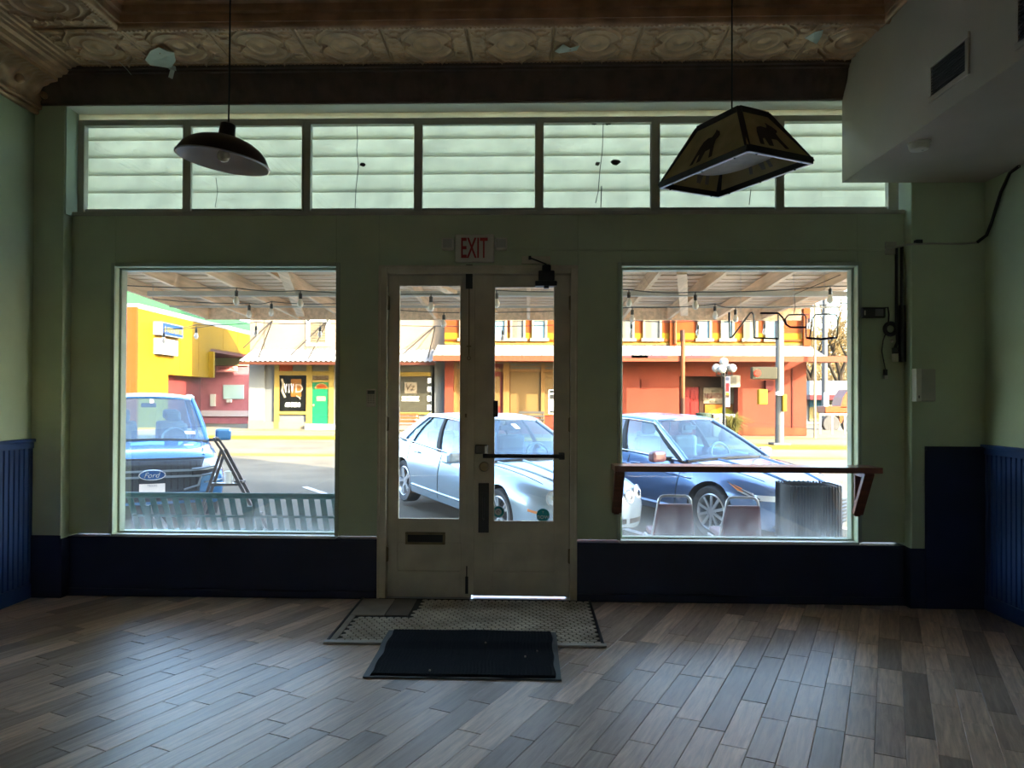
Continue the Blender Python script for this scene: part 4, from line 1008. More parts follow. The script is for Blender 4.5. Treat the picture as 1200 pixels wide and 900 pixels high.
wins = [(548,10,0),(585,9,1),(606.5,9,0),(632,9,1),(733,10,0),(764,11,0),(825,8.5,1),(852,8,1),(879,8.5,0),(904,8,1)]
for (px, hw, bl) in wins:
    x0, x1 = F.x(px-hw), F.x(px+hw); z0, z1 = F.z(398), F.z(398)+1.75
    f = MB(); w_ = .1
    f.box(x0,x0+w_,28.28,28.42,z0,z1).box(x1-w_,x1,28.28,28.42,z0,z1).box(x0+w_,x1-w_,28.28,28.42,z1-w_,z1).box(x0-.08,x1+.08,28.22,28.42,z0-.08,z0+.06).box(x0+w_,x1-w_,28.31,28.40,(z0+z1)/2-.04,(z0+z1)/2+.04)
    fo = f.build('window', wfm, ob_)
    MB().box(x0+w_,x1-w_,28.36,28.39,z0,z1).build('pane', glb if bl else glg, fo)
    if not bl: MB().box(x0+w_, x0+(x1-x0)*.45, 28.345, 28.36, z0+.05, z1-.1).build('curtain', mat('window curtain', (.42,.38,.33), .8), fo)
# awning: sloping white sheets with standing seams, red fascia
ax0, ax1 = XA-.3, F.x(945)+.15
ay0, az0, ay1, az1 = 28.38, F.z(404.5), 26.6, at(600, 416.5, 26.6).z
aw = MB().add([(ax0,ay0,az0),(ax1,ay0,az0),(ax1,ay1,az1),(ax0,ay1,az1),(ax0,ay0,az0-.05),(ax1,ay0,az0-.05),(ax1,ay1,az1-.05),(ax0,ay1,az1-.05)], [(0,1,2,3),(7,6,5,4),(0,4,5,1),(1,5,6,2),(2,6,7,3),(3,7,4,0)])
awo = aw.build('awning', wht, ob_)
x = ax0; sm = MB()
while x < ax1: sm.bar((x,ay0,az0+.015),(x,ay1,az1+.015), .02, .012); x += .42
tag(sm.build('standing_seam', wht, awo), kind='stuff')
MB().box(ax0, ax1+.85, ay1-.06, ay1, az1-.24, az1+.0).build('fascia', rdm, awo)
MB().box(ax1-.1, ax1+.85, ay1-.04, 28.3, az1-.2, az1-.05).build('awning_return', rdm, awo)
for px in (745, 768, 818): 
    xx = at(px, 418, ay1).x; MB().box(xx-.5*(1+(px == 768)), xx+.5, ay1-.075, ay1-.06, az1-.09, az1+.02).build('fascia_patch', mat('mauve patch', (.40,.20,.22), .7), awo)
# storefront (papered) between the door glass views
S = Fac(28.9)
fr = MB()
for px in (533, 577, 597-4, 636, 655, 690, 725): S.rect(fr, px-2, 424, px+2, 500, 0, .14)
S.rect(fr, 590, 424, 597, 500, 0, .2)
S.rect(fr, 531, 424, 727, 426, 0, .12); S.rect(fr, 531, 432.5, 727, 436, 0, .13); S.rect(fr, 531, 484.5, 727, 487, 0, .12)
fo = fr.build('storefront_frame', tan, ob_)
for (a, c) in ((535,575),(598,634),(638,653),(657,688),(692,723)):
    S.one('display_pane', paper, fo, a, 436, c, 485, .0, .03); S.one('transom_pane', glg, fo, a, 426, c, 432.5, .0, .03)
    MB().box(S.x(a), S.x(c), 28.8, 28.87, S.z(430), S.z(428.8)).build('glazing_bar', tan, fo)
S.one('door_leaf', mat('dusky red door', (.45,.10,.06), .6), ob_, 578, 437, 590, 500, 0, .08); S.one('door_pane', paper, ob_, 579, 441, 586, 476, .08, .09)
S.one('bulkhead', orr, ob_, 531, 487, 727, 502, 0, .06)
S.one('poster', M['white'], ob_, 643, 456.5, 652, 485, .04, .05); pz = Fac(28.84)
pz.one('poster_print', mat('grey print on poster', (.16,.17,.18), .7), ob_, 644, 457.5, 651, 460, 0, .005); pz.one('poster_print', bpy.data.materials['grey print on poster'], ob_, 644, 462, 651, 468, 0, .004); pz.one('poster_print', bpy.data.materials['grey print on poster'], ob_, 644, 481.5, 651, 484, 0, .004)
# right part: red wall details
F.one('wall_vent', mat('dusty vent', (.46,.14,.08), .8), ob_, 751, 444, 760, 455, 0, .05); 
MB().tube([(F.x(790),28.15,F.z(372)),(F.x(790),28.15,F.z(403))], .07, 8).tube([(F.x(790),26.5,F.z(398)),(F.x(790),26.5,F.z(466))], .09, 8).build('downpipe', mat('copper brown downpipe', (.50,.24,.10), .6), ob_)
MB().tube([(F.x(790),26.5,F.z(466)),(F.x(790),26.5,.0)], .095, 8).build('downpipe_foot', mat('brown downpipe foot', (.22,.11,.07), .6), ob_)
MB().tube([(F.x(789.5),26.5,F.z(391)),(F.x(789.5),26.5,F.z(403))], .1, 8).build('downpipe_head', bpy.data.materials['brown downpipe foot'], ob_)
E_ = Fac(29.2)
brn = mat('brown entry panelling', (.22,.12,.065), .8, var=.3, vscale=3)
E_.one('entry_header', brn, ob_, 797, 440, 849, 453.5, 0, .06); E_.one('entry_frame', brn, ob_, 819, 453, 824, 500, 0, .08); E_.one('entry_frame', brn, ob_, 860, 453, 865.5, 500, 0, .08); E_.one('entry_wall', brn, ob_, 824, 453, 860, 500, .0, .03)
rd = E_.one('entry_door', mat('bright red door', (.58,.055,.04), .5), ob_, 797, 454, 818, 505, .02, .08)
for (a, c) in ((799.5,806),(809,815.5)):
    for (t_, u_) in ((457,468),(471,488)): Fac(29.12).one('door_panel', bpy.data.materials['bright red door'], rd, a, t_, c, u_, 0, .03, bevel=.01)
sg = E_.one('sign_board', mat('cream sign board', (.66,.58,.44), .6), ob_, 824, 454, 859.5, 473, .05, .09)
fsg = mat('rust red sign lettering', (.42,.06,.03), .6); olv = mat('olive sign lettering', (.22,.20,.08), .6)
pS = Fac(29.1); c = lambda px, py: (pS.x(px), 29.1, pS.z(py))
text('HIGHTOWER', .24, fsg, sg, c(840.5, 463), width=pS.x(855.5)-pS.x(826.5), extrude=.01, offset=.01)
text('TWILA', .12, olv, sg, c(838, 457.6), width=pS.x(843)-pS.x(834), extrude=.01); text('REALTY', .11, olv, sg, c(840, 469.8), width=pS.x(848)-pS.x(832), extrude=.01)
bn = E_.one('banner', mat('orange banner', (.78,.36,.02), .6), ob_, 825.5, 474, 858, 484, .05, .09)
MB().prism([(pS.x(827),pS.z(484)),(pS.x(858),pS.z(484)),(pS.x(858),pS.z(480)),(pS.x(846),pS.z(475.5))], lambda a, b_, t: Vector((a, t, b_)), 29.08, 29.10).build('banner_shape', mat('yellow banner', (.85,.75,.03), .6), bn)
E_.one('counter', M['white'], ob_, 832, 485, 858, 502, .1, .5)
ac = Fac(28.4).one('air_conditioner', mat('white appliance paint', (.72,.70,.64), .5), ob_, 847, 440, 865, 454, -.3, .35, bevel=.02)
Fac(28.05).one('grille', mat('grey louvre', (.32,.31,.27), .6), ac, 850, 441.5, 863, 451.5, 0, .02)
for k in range(5): Fac(28.03).one('fin', bpy.data.materials['white appliance paint'], ac, 850, 442.6+k*1.9, 863, 443.2+k*1.9, 0, .02)
F.one('wall_post', mat('white downpipe', (.62,.58,.5), .6), ob_, 954, 372, 956.5, 508, -.2, -.1) if 0 else None
F.one('wall_seam', mat('rust seam', (.30,.06,.04), .8), ob_, 927.5, 432, 929, 506, 0, .03); F.one('meter_box', mat('dark red box', (.30,.05,.05), .7), ob_, 896, 446, 905, 458, 0, .2)
bs = mat('stained base', (.55,.26,.14), .9, var=.4, vscale=2); F.one('base_course', bs, ob_, 865, 501, 945, 510, 0, .04)

# ---------- grey stucco shop with corrugated awning
G = Fac(28.9)
gy = mat('blue grey stucco', (.46,.48,.49), .8, var=.1, vscale=1.5); pk = mat('pale pink stucco', (.70,.59,.47), .85, var=.12, vscale=1.2, bump=.1, bscale=20)
sb = thing('stucco_shop', 'pale stucco shop with corrugated awning and a green door across the street', 'building', (-10.5, 28.9, 0))
gx0, gx1 = G.x(292.5), G.x(521)
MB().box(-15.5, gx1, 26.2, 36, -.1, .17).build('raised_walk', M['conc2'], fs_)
MB().box(gx0, gx1, 28.9, 31.1, G.z(424), 9).build('upper_wall', pk, sb)
MB().box(gx0, gx1, 28.9, 31.1, 0, G.z(424)).build('lower_wall', gy, sb)
MB().box(gx0-.0, G.x(310.5), 28.8, 28.9, 0, G.z(424)).build('corner_pier', mat('light grey pier', (.56,.59,.60), .8), sb)
G.one('pier', gy, sb, 506, 424, 521, 505, 0, .12)
MB().box(gx0, G.x(310.5), 28.75, 28.8, 0, G.z(493)).box(G.x(310.5), G.x(360), 28.8, 28.9, 0, G.z(496)).build('base_course', mat('cream base', (.70,.60,.46), .8), sb)
MB().box(G.x(310), G.x(311), 28.86, 28.9, G.z(412), 9).build('wall_seam', wfm, sb)
# louvred vent window
f = MB(); G.rect(f, 359, 374, 386, 377, 0, .08); f.box(G.x(359), G.x(363), 28.82, 28.9, G.z(406), 6.2).box(G.x(382), G.x(386), 28.82, 28.9, G.z(406), 6.2).box(G.x(363), G.x(382), 28.82, 28.9, G.z(406), G.z(403))
fo = f.build('louvre_window', M['white'], sb)
z = G.z(403)
while z < 6.1: MB().bar((G.x(363),28.86,z+.05),(G.x(382),28.86,z+.05), .02, .09, (0,-.6,1)).build('slat', wfm, fo); z += .115
# corrugated awning
wx0, wx1 = at(280, 420, 27.1).x, at(510, 420, 27.1).x
wz0, wz1 = G.z(410.5), at(350, 423, 27.1).z
cw = MB(); N = int((wx1-wx0)/.055)
cw.grid(lambda u, v: Vector((wx0+(wx1-wx0)*u, 28.88+(27.1-28.88)*v, wz0+(wz1-wz0)*v+.03*math.sin(u*N*math.pi/2*1.0))), N, 1)
cwo = cw.build('awning_sheet', wht, sb, solid=.012, norm=False)
MB().box(wx0, wx1, 27.12, 27.18, wz1-.16, wz1-.04).build('awning_rail', mat('rusty brown rail', (.30,.12,.07), .8), sb)
rod = mat('dark tie rod', (.10,.09,.08), .6)
for (px, py, qx, qy) in ((319,376,285,408),(319,376,303,419),(381,378,341,416),(384,376,361,421),(510,382,472,415),(510,382,501,423)):
    MB().tube([at(px,py,28.85), at(qx,qy,27.4 if qy > 412 else 28.1)], .028, 6).build('tie_rod', rod, sb)
# display windows and door
yel = mat('pale yellow trim', (.74,.60,.22), .6)
fr = MB()
for (a, c) in ((322.5,327.5),(360,366),(386,391)): G.rect(fr, a, 424, c, 503, 0, .12)
G.rect(fr, 327.5, 435, 386, 440, 0, .11); G.rect(fr, 327.5, 482, 360, 485.5, 0, .13); G.rect(fr, 366, 445.5, 387, 448, 0, .1)
fo = fr.build('shopfront_trim', yel, sb)
dg_ = mat('dark shop glass', (.05,.055,.055), .12, spec=.8)
vd = G.one('display_pane', dg_, sb, 327.5, 440, 360, 482, .0, .04)
G.one('transom_pane', mat('orange blind', (.80,.22,.02), .6), sb, 327.5, 426, 343, 435, 0, .04); G.one('transom_pane', glg, sb, 344, 426, 360, 435, 0, .04); G.one('transom_pane', glg, sb, 366, 426, 397, 435, 0, .04); G.one('sign_strip', mat('brown strip sign', (.25,.16,.10), .7), sb, 366, 440.5, 387, 445.5, 0, .05)
text('THE STUDIO', .13, wfm, sb, (G.x(377), 28.84, G.z(443)), width=1.4, extrude=.005)
gp = Fac(28.84); W_ = M['white']
text('V I V', .40, W_, vd, (gp.x(338.5), 28.84, gp.z(456)), width=gp.x(344.5)-gp.x(333.5), extrude=.005); text('D', .38, mat('cream lettering', (.9,.8,.7), .6), vd, (gp.x(350.5), 28.84, gp.z(456)), width=.34, extrude=.005)
text('ART STUDIO', .2, W_, vd, (gp.x(343), 28.84, gp.z(475.5)), width=gp.x(352)-gp.x(334), extrude=.005, offset=.01)
Fac(28.85).one('hanging', mat('amber hanging', (.62,.32,.07), .7, var=.4, vscale=6), vd, 341, 444, 353, 465, 0, .006)
MB().tube([gp_ for gp_ in [at(330,444,28.85),at(332,450,28.85),at(330.5,458,28.85),at(334,466,28.85)]], .06, 6).build('sculpture', wfm, vd)
MB().tube([at(347,464,28.84),at(351,466,28.84),at(352,468,28.84)], .03, 5).build('sculpture', wfm, vd)
gd = G.one('green_door', mat('mint green door', (.06,.50,.28), .5), sb, 366, 448, 387, 497, .0, .07)
text_o = MB().prism([(gp.x(376.7)+.30*math.cos(k*math.pi/12), gp.z(456.5)+.26*math.sin(k*math.pi/12)) for k in range(13)], lambda a, b_, t: Vector((a, t, b_)), 28.8, 28.835).build('fanlight', yel, gd)
MB().prism([(gp.x(376.7)+.24*math.cos(k*math.pi/12), gp.z(456)+.19*math.sin(k*math.pi/12)) for k in range(13)], lambda a, b_, t: Vector((a, t, b_)), 28.78, 28.8).build('fanlight_glass', mat('orange fanlight glass', (.70,.22,.03), .4), gd)
Fac(28.83).one('notice', wfm, gd, 371, 464.5, 381.5, 470, 0, .02); MB().ball((gp.x(367.5),28.78,gp.z(476)), .06, 6).build('knob', M['brass'], gd)
G.one('door_step', M['white'], sb, 360, 497, 395, 505, 0, .35)
# second display window (seen through the left door)
fr = MB(); G.rect(fr, 462, 424, 467, 485, 0, .12); G.rect(fr, 506.5, 424, 509.5, 486, 0, .12); G.rect(fr, 467, 436, 506.5, 441, 0, .11); G.rect(fr, 467, 483, 506.5, 485.5, 0, .14)
fr.build('shopfront_trim', yel, sb)
d2 = G.one('display_pane', mat('grey papered glass', (.25,.24,.19), .3, var=.15, vscale=6), sb, 466, 441, 507, 483, 0, .04); G.one('transom_pane', glg, sb, 466, 427, 507, 436, 0, .04)
lg = Fac(28.84).one('poster', wfm, d2, 474, 448, 488.5, 461, 0, .012)
text('Vz', .30, mat('sepia lettering', (.22,.13,.08), .7), lg, (gp.x(481), 28.82, gp.z(454)), width=.42, extrude=.004, shear=.2)
text('512-472-8387', .11, W_, d2, (gp.x(481), 28.84, gp.z(466.3)), width=gp.x(491)-gp.x(471), extrude=.004); text('www.vzstudio.com', .08, W_, d2, (gp.x(481), 28.84, gp.z(469.5)), width=gp.x(491)-gp.x(471), extrude=.004)
for py in (446, 456, 467, 477.5): Fac(28.84).one('notice', M['white'], d2, 501, py-3, 505.5, py+3, 0, .01)

# ---------- yellow shop with drive-through on the left
yb = thing('yellow_shop', 'bright yellow shop with maroon drive-through under a canopy at far left', 'building', (-17.5, 30, -.1))
yel2 = mat('bright yellow wall paint', (.84,.58,.015), .75, var=.08, vscale=.6); mar = mat_base('maroon wall paint', (.30,.085,.10), .75, var=.2, vscale=2.5)  # shaded drive-through parts take brighter, undarkened colours to offset the shade
XY = -17.0; yd = lambda d: d+CAM_Y
MB().box(XY-8, XY, 27.2, 30.0, -.1, 5.45).box(XY-8, XY, 30.0, 34.8, 2.66, 5.45).box(XY-8, XY, 34.8, 41.2, 4.22, 5.45).build('upper_wall', yel2, yb)
MB().box(XY-8.5, XY+.02, 27.15, 41.25, 5.45, 5.66).build('parapet_cap', wht, yb)
MB().box(XY-8, XY-.02, 34.8, 41.2, 4.05, 4.22).build('canopy_edge', mat('maroon edge', (.35,.05,.05), .6), yb)
MB().box(XY-8, XY-.5, 30.0, 34.8, -.1, 2.66).build('lower_wall', mat('dusty red wall', (.62,.18,.17), .75, var=.15, vscale=2), yb)
dw = Fac(41.2)
wl_ = MB().box(XY-6, XY+.3, 41.2, 42.2, -.1, 4.05).build('end_wall', mar, yb)
dw.one('base_course', mat_base('grey base', (.40,.34,.33), .8), yb, 225, 481, 294, 488, 0, .1); dw.one('head_band', mat_base('faded green band', (.40,.45,.22), .8), yb, 235, 419, 292, 428.5, 0, .15); dw.one('light_box', wht, yb, 236, 412.5, 292, 418.5, .1, .5)
tw = dw.one('teller_window', mat_base('grey green glass', (.30,.42,.38), .3, spec=.5), yb, 262, 451, 286, 467.5, 0, .06); dw.one('tray', M['greige'], yb, 267, 468, 272, 471.5, 0, .2); dw.one('wall_box', M['greige'], yb, 247.5, 462, 253, 476, 0, .15)
cs = dw.one('hanging_sign', mat_base('pink red sign', (.75,.30,.27), .6), yb, 256.5, 429.5, 280.5, 436.5, .3, .4)
text('COMMERCIAL ONLY', .16, mat_base('dark red letters', (.42,.02,.03), .6), cs, (dw.x(268.5), 40.79, dw.z(433)), width=dw.x(279)-dw.x(258.5), extrude=.005)
MB().box(XY-8, XY-.0, 27.0, 27.2, -.1, 5.5).build('front_wall', mat('orange front paint', (.78,.24,.04), .75), yb)
RY = Matrix(((0,0,1),(1,0,0),(0,1,0)))       # text that faces +x
b1_ = MB().box(XY, XY+.35, 28.5, 30.75, 4.42, 5.02).build('blue_sign', mat('white sign cabinet', (.70,.72,.76), .5), yb)
MB().box(XY+.35, XY+.36, 28.7, 30.7, 4.46, 4.98).build('sign_face', mat('sign blue', (.03,.18,.52), .5), b1_)
text('★ FOOD STORE', .30, mat('sign yellow', (.85,.75,.10), .5), b1_, (XY+.37, 29.7, 4.72), rot=RY, width=1.8, extrude=.005)
MB().box(XY, XY+.3, 28.55, 30.35, 3.55, 4.28).build('white_sign', mat('blank white sign', (.78,.76,.80), .5), yb)
for y in (31.2, 32.4, 33.3, 36.5, 38.6): MB().box(XY, XY+.006, y, y+.05, 2.9 if y < 34.8 else 4.3, 5.4).build('streak', mat('ochre streak', (.66,.40,.012), .8), yb)
MB().box(XY-.3, XY+.25, 34.6, 34.8, 2.66, 4.05).build('corner_flare', yel2, yb)
gr_ = MB(); 
gr_.box(-30, XY-1, 27.4, 46, 5.3, 6.45).build('green_roof', mat('green metal roof', (.18,.52,.22), .5), yb)

# ---------- far right: low white station with red band, orange truck, railing
Q = Fac(52)
wsn = thing('filling_station', 'low white building with a dark red roof band at far right', 'building', (24, 52, -.1))
MB().box(Q.x(935), Q.x(1080), 52, 60, -.13, Q.z(462)).build('wall', mat('pale blue wall', (.55,.60,.64), .7), wsn)
MB().box(Q.x(935), Q.x(1080), 49.5, 60, Q.z(467), Q.z(461.5)).build('roof_band', mat('crimson roof band', (.45,.06,.10), .6), wsn); MB().box(Q.x(935), Q.x(1080), 49.6, 60, Q.z(461.5), Q.z(446)).build('roof', mat('pale grey roof', (.60,.63,.66), .6), wsn)
Q.one('blue_panel', mat('sky blue panel', (.10,.42,.70), .6), wsn, 948, 469, 962, 477, 0, .1); Q.one('yellow_panel', mat('straw panel', (.74,.66,.38), .7), wsn, 948, 477, 961, 493, 0, .1)
for a in (963, 976): Q.one('window', glg, wsn, a, 474, a+5, 489, 0, .1)
Q.one('door_leaf', M['greige'], wsn, 969, 474, 975, 493, 0, .08)
ot = thing('orange_truck', 'orange flatbed truck parked behind the railing at far right', 'truck', (at(985,480,36).x, 36, -.13))
om = mat('orange truck paint', (.72,.24,.05), .5)
T = Fac(36)
T.one('bed', om, ot, 967, 476, 1004, 484, -1.2, .0, bevel=.03); MB().prism([(T.x(985),T.z(476)),(T.x(1012),T.z(476)),(T.x(1012),T.z(455)),(T.x(994),T.z(455)),(T.x(988),T.z(464))], lambda a, b_, t: Vector((a, t, b_)), 36, 37.3).build('cab', om, ot)
T.one('skirt', om, ot, 984, 484, 1010, 496, -1, .0); T.one('chassis', M['black'], ot, 968, 484, 984, 488, -1, -.2)
for px in (974, 997): MB().lathe([(0,-.15),(.42,-.15),(.46,-.1),(.46,.1),(.42,.15),(0,.15)], 20, (T.x(px), 36.1, .33), 'y').build('wheel', M['rubber'], ot)
rl_ = thing('railing', 'steel pipe railing in front of the orange truck', 'railing', (at(975,490,31).x, 31, -.13))
Rr = Fac(31)
for px in (961, 975, 990, 1004): MB().tube([(Rr.x(px),31,-.13),(Rr.x(px),31,Rr.z(484))], .05, 8).build('post', M['greige'], rl_)
MB().tube([(Rr.x(961),31,Rr.z(484)),(Rr.x(1004),31,Rr.z(484))], .05, 8).build('rail', M['greige'], rl_)
upole = thing('utility_pole', 'grey utility pole with bracket in front of the white station', 'pole', (at(965,480,44).x, 44, -.13))
U = Fac(44); MB().tube([(U.x(966.5),44,-.13),(U.x(966.5),44,9.5)], [.2,.14], 10).build('shaft', mat('grey pole', (.38,.40,.42), .7), upole, smooth=True)
MB().box(U.x(964),U.x(969),43.7,44,1.2,2.1).build('meter', M['greige'], upole)
MB().tube([(U.x(950),44,U.z(352)),(U.x(1010),44,U.z(358))], .02, 5).build('wire', M['black'], upole)
wpost = thing('awning_post', 'slim cream pipe post at the corner of the orange building', 'post', (at(955,0,26.3).x, 26.3, 0))
MB().tube([(at(955,0,26.3).x,26.3,0.0),(at(955,0,26.3).x,26.3,8)], .055, 8).build('shaft', mat('cream pipe', (.68,.60,.46), .6), wpost)
# trees behind the station: trunk, branches and a haze of twigs
def tree(px, y, h, seed, lab):
    r = random.Random(seed); x = at(px, 470, y).x
    t = thing('bare_tree', lab, 'tree', (x, y, -.13))
    bk = mat('tree bark', (.16,.12,.085), .9) if 'tree bark' not in bpy.data.materials else bpy.data.materials['tree bark']
    tw = mat('straw twigs', (.55,.42,.22), .9) if 'straw twigs' not in bpy.data.materials else bpy.data.materials['straw twigs']
    trunk = MB(); br = MB(); twg = MB()
    def grow(p, d, L, rad, dep):
        q = p+d*L; m_ = (p+q)/2+Vector((r.uniform(-1,1),r.uniform(-1,1),r.uniform(-1,1)))*L*.06
        (trunk if dep == 0 else br if dep < 3 else twg).tube([p, m_, q], [rad, rad*.85, rad*.7], 5 if dep > 1 else 7)
        if dep < 5:
            for k in range(3 if dep < 4 else 4):
                nd = (d+Vector((r.uniform(-1,1),r.uniform(-1,1),r.uniform(-.35,.75)))*.75).normalized(); grow(q if k else p+d*L*.75, nd, L*r.uniform(.6,.82), rad*.58, dep+1)
    grow(Vector((x,y,-.15)), Vector((r.uniform(-.1,.1),0,1)).normalized(), h*.27, h*.022, 0)
    trunk.build('trunk', bk, t, smooth=True); br.build('branches', bk, t); tag(twg.build('twigs', tw, t), kind='stuff')
tree(953, 72, 15, 4, 'bare winter tree behind the white station, nearest the orange building')
tree(985, 82, 17, 9, 'bare winter tree behind the white station, right of the utility pole')
tree(1048, 70, 15, 21, 'bare winter tree at the right edge of the right window')
hed = MB(); r = random.Random(5)
for k in range(4200):
    px = r.uniform(938, 1040); p = at(px, r.uniform(392, 486), 95+r.uniform(-2,2)); d = Vector((r.uniform(-1,1),0,r.uniform(-.2,1))).normalized()*1.3
    hed.tube([p, p+d], .045, 3)
hd = hed.build('far_scrub', bpy.data.materials['straw twigs']); tag(hd, 'straw coloured winter scrub behind the white station', 'scrub', kind='stuff')

# ---------- street furniture across the road
gvs = mat('galvanised pole', (.50,.50,.48), .5, .3)
tp_ = thing('traffic_pole', 'tall pale traffic signal pole on the far corner', 'signal pole', (at(913,519,21.2).x, 21.2, 0))
px0 = at(913.5, 480, 21.2).x; zb = 0.0
MB().tube([(px0,21.2,zb),(px0,21.2,7.5)], [.15,.12], 14).build('shaft', gvs, tp_, smooth=True)
MB().box(px0-.3,px0+.3,20.9,21.5,zb,zb+.08).build('base', gvs, tp_, bevel=.02)
def tpx(px, py): return at(px, py, 21.0)
s_ = MB(); a = tpx(880.5,430); b_ = tpx(910,444.5); s_.box(a.x,b_.x,20.9,21.15,b_.z,a.z)
sgo = s_.build('signal_housing', mat('olive signal housing', (.20,.19,.13), .6), tp_, bevel=.03)
c_ = tpx(886.5,437.5); MB().lathe([(0,-.16),(.10,-.16),(.12,-.1),(.12,0),(0,0)], 18, (c_.x,20.98,c_.z), 'y').build('red_lamp', mat('red signal lens', (.6,.02,.01), .3, emit=((1,.05,.02), .6)), sgo)
a = tpx(889,456); b_ = tpx(899,474); MB().box(a.x,b_.x,20.95,21.2,b_.z,a.z).build('push_button_box', mat('yellow button box', (.80,.58,.05), .5), tp_, bevel=.02)
a = tpx(917,462); b_ = tpx(921.5,482); MB().box(a.x,b_.x,20.95,21.2,b_.z,a.z).build('push_button_box', bpy.data.materials['yellow button box'], tp_, bevel=.02)
MB().box(px0-.17,px0+.02,20.9,21.1,at(913,463,21).z,at(913,459,21).z).build('strap', M['white'], tp_)
ly = 23.5
lx = at(848.5, 480, ly).x; lz = at(848, 437, ly).z
lp_ = thing('street_lamp', 'dark street lamp with a cluster of white globes on the far walk', 'street lamp', (lx, ly, 0))
MB().lathe([(.0,0),(.2,0),(.2,.25),(.13,.4),(.075,.6),(.06,1.2),(.05,lz-.1),(.05,lz+.1)], 14, (lx,ly,0)).build('post', mat('dark lamp post', (.07,.075,.075), .5), lp_, smooth=True)
glo = mat('white globe glass', (.95,.94,.9), .25)
for (px, py) in ((839.5,431.5),(858,431.5),(846,432.5),(852,431.0),(848,424)):
    c_ = at(px, py, ly+(.2 if px in (852,) else -.15 if px == 846 else 0)); g_ = MB().ball(c_, .165, 10).build('globe', glo, lp_, smooth=True)
    MB().tube([c_-Vector((0,0,.15)), c_-Vector((0,0,.26)), Vector((lx,ly,lz-.12))], .03, 6).build('arm', bpy.data.materials['dark lamp post'], lp_)
a = at(850, 441, ly); b_ = at(855.5, 477, ly)
bo = MB().box(a.x,b_.x,ly-.01,ly+.01,b_.z,a.z).build('banner', mat('pale lilac banner', (.66,.60,.72), .7), lp_)
for (y0, y1, cm, nm) in ((442,446,(.15,.2,.3),'slate'),(449,459,(.55,.03,.06),'crimson'),(460,463,(.8,.5,.05),'amber'),(463,466,(.2,.15,.1),'umber')):
    a2 = at(850.6, y0, ly); b2 = at(854.6, y1, ly); MB().box(a2.x,b2.x,ly-.016,ly-.01,b2.z,a2.z).build('banner_block', mat(nm+' banner block', cm, .7), bo)
# slatted bins and planter by the entry
def small_bin(px0, px1, py0, y, m_, lab):
    a = at(px0, py0, y); b_ = at(px1, py0, y); cx = (a.x+b_.x)/2; r = (b_.x-a.x)/2; t = thing('litter_bin', lab, 'litter bin', (cx, y, 0.0))
    MB().lathe([(0,.02),(r*.9,.02),(r*.9,a.z-.06),(r*.82,a.z-.06),(0,a.z-.2)], 20, (cx,y,0)).build('liner', M['black'], t)
    s_ = MB()
    for k in range(22): an = 2*math.pi*k/22; s_.bar((cx+r*math.cos(an),y+r*math.sin(an),.05),(cx+r*math.cos(an),y+r*math.sin(an),a.z-.05), .07, .02, (math.cos(an),math.sin(an),0))
    tag(s_.build('slat', m_, t), kind='stuff'); MB().tube([(cx+r*math.cos(k*.3),y+r*math.sin(k*.3),a.z-.03) for k in range(21)], .04, 6, True).build('rim', m_, t); return t
small_bin(816, 833, 484, 26.6, mat('sage slatted bin', (.22,.30,.25), .6), 'sage green slatted bin by the red door across the street')
wc = thing('planter_box', 'pale square planter by the entry across the street', 'planter', (at(838,490,26.6).x, 27.5, 0))
a = at(834, 486, 27.5); b_ = at(842, 486, 27.5); MB().box(a.x,b_.x,27.2,27.8,0,a.z).build('box', wfm, wc, bevel=.03); MB().box(a.x+.03,b_.x-.03,27.23,27.77,a.z,a.z+.01).build('soil', bpy.data.materials['brown entry panelling'], wc)
gs = thing('ornamental_grass', 'large straw green ornamental grass clump behind the blue sedan', 'plant', (at(858,500,25.9).x, 25.9, 0))
gm = mat('straw green blades', (.42,.40,.14), .8, var=.3, vscale=3); r = random.Random(8); gb_ = MB(); gx = at(858,500,25.9).x
for k in range(420):
    an = r.uniform(0, 2*math.pi); L_ = r.uniform(.5, 1.25); sp = r.uniform(.1, .75); d = Vector((math.cos(an), math.sin(an), 0))
    p0_ = Vector((gx,25.9,0))+d*.12*r.random(); p1_ = p0_+d*sp*L_*.4+Vector((0,0,L_*.75)); p2_ = p0_+d*sp*L_+Vector((0,0,L_*(.95-.5*sp)))
    gb_.tube([p0_, p1_, p2_], [.018,.014,.004], 3)
tag(gb_.build('blades', gm, gs), kind='stuff'); MB().lathe([(0,0),(.16,0),(.2,.12),(0,.12)], 12, (gx,25.9,0)).build('crown', bpy.data.materials['tree bark'], gs)
# benches across the road
def bench2(px0, px1, pyt, y, m_, fm, lab):
    a = at(px0, pyt, y); b_ = at(px1, pyt, y); t = thing('street_bench', lab, 'bench', ((a.x+b_.x)/2, y, 0)); h = a.z
    for k in range(3): MB().box(a.x, b_.x, y-.03, y, h-.1-k*.15, h-.0-k*.15).build('back_slat', m_, t, bevel=.008)
    for k in range(3): MB().box(a.x, b_.x, y-.48+k*.15, y-.36+k*.15, .43, .46).build('seat_slat', m_, t, bevel=.008)
    for x in (a.x+.08, b_.x-.08): MB().bar((x,y,h),(x,y+.02,0),.05,.05).bar((x,y-.45,.43),(x,y-.45,0),.05,.05).bar((x,y-.48,.42),(x,y,.42),.05,.04).bar((x,y-.48,.65),(x,y,.68),.05,.03).build('leg', fm, t)
bench2(462, 491, 484, 27.2, mat('orange stained slats', (.62,.27,.10), .6), M['greige'], 'orange wooden bench in front of the stucco shop')
t = bench2(608, 638, 482, 26.5, mat('grey mesh slats', (.26,.25,.23), .6), bpy.data.materials['dark tie rod'], 'dark metal bench in front of the papered storefront')

mat = mat_base
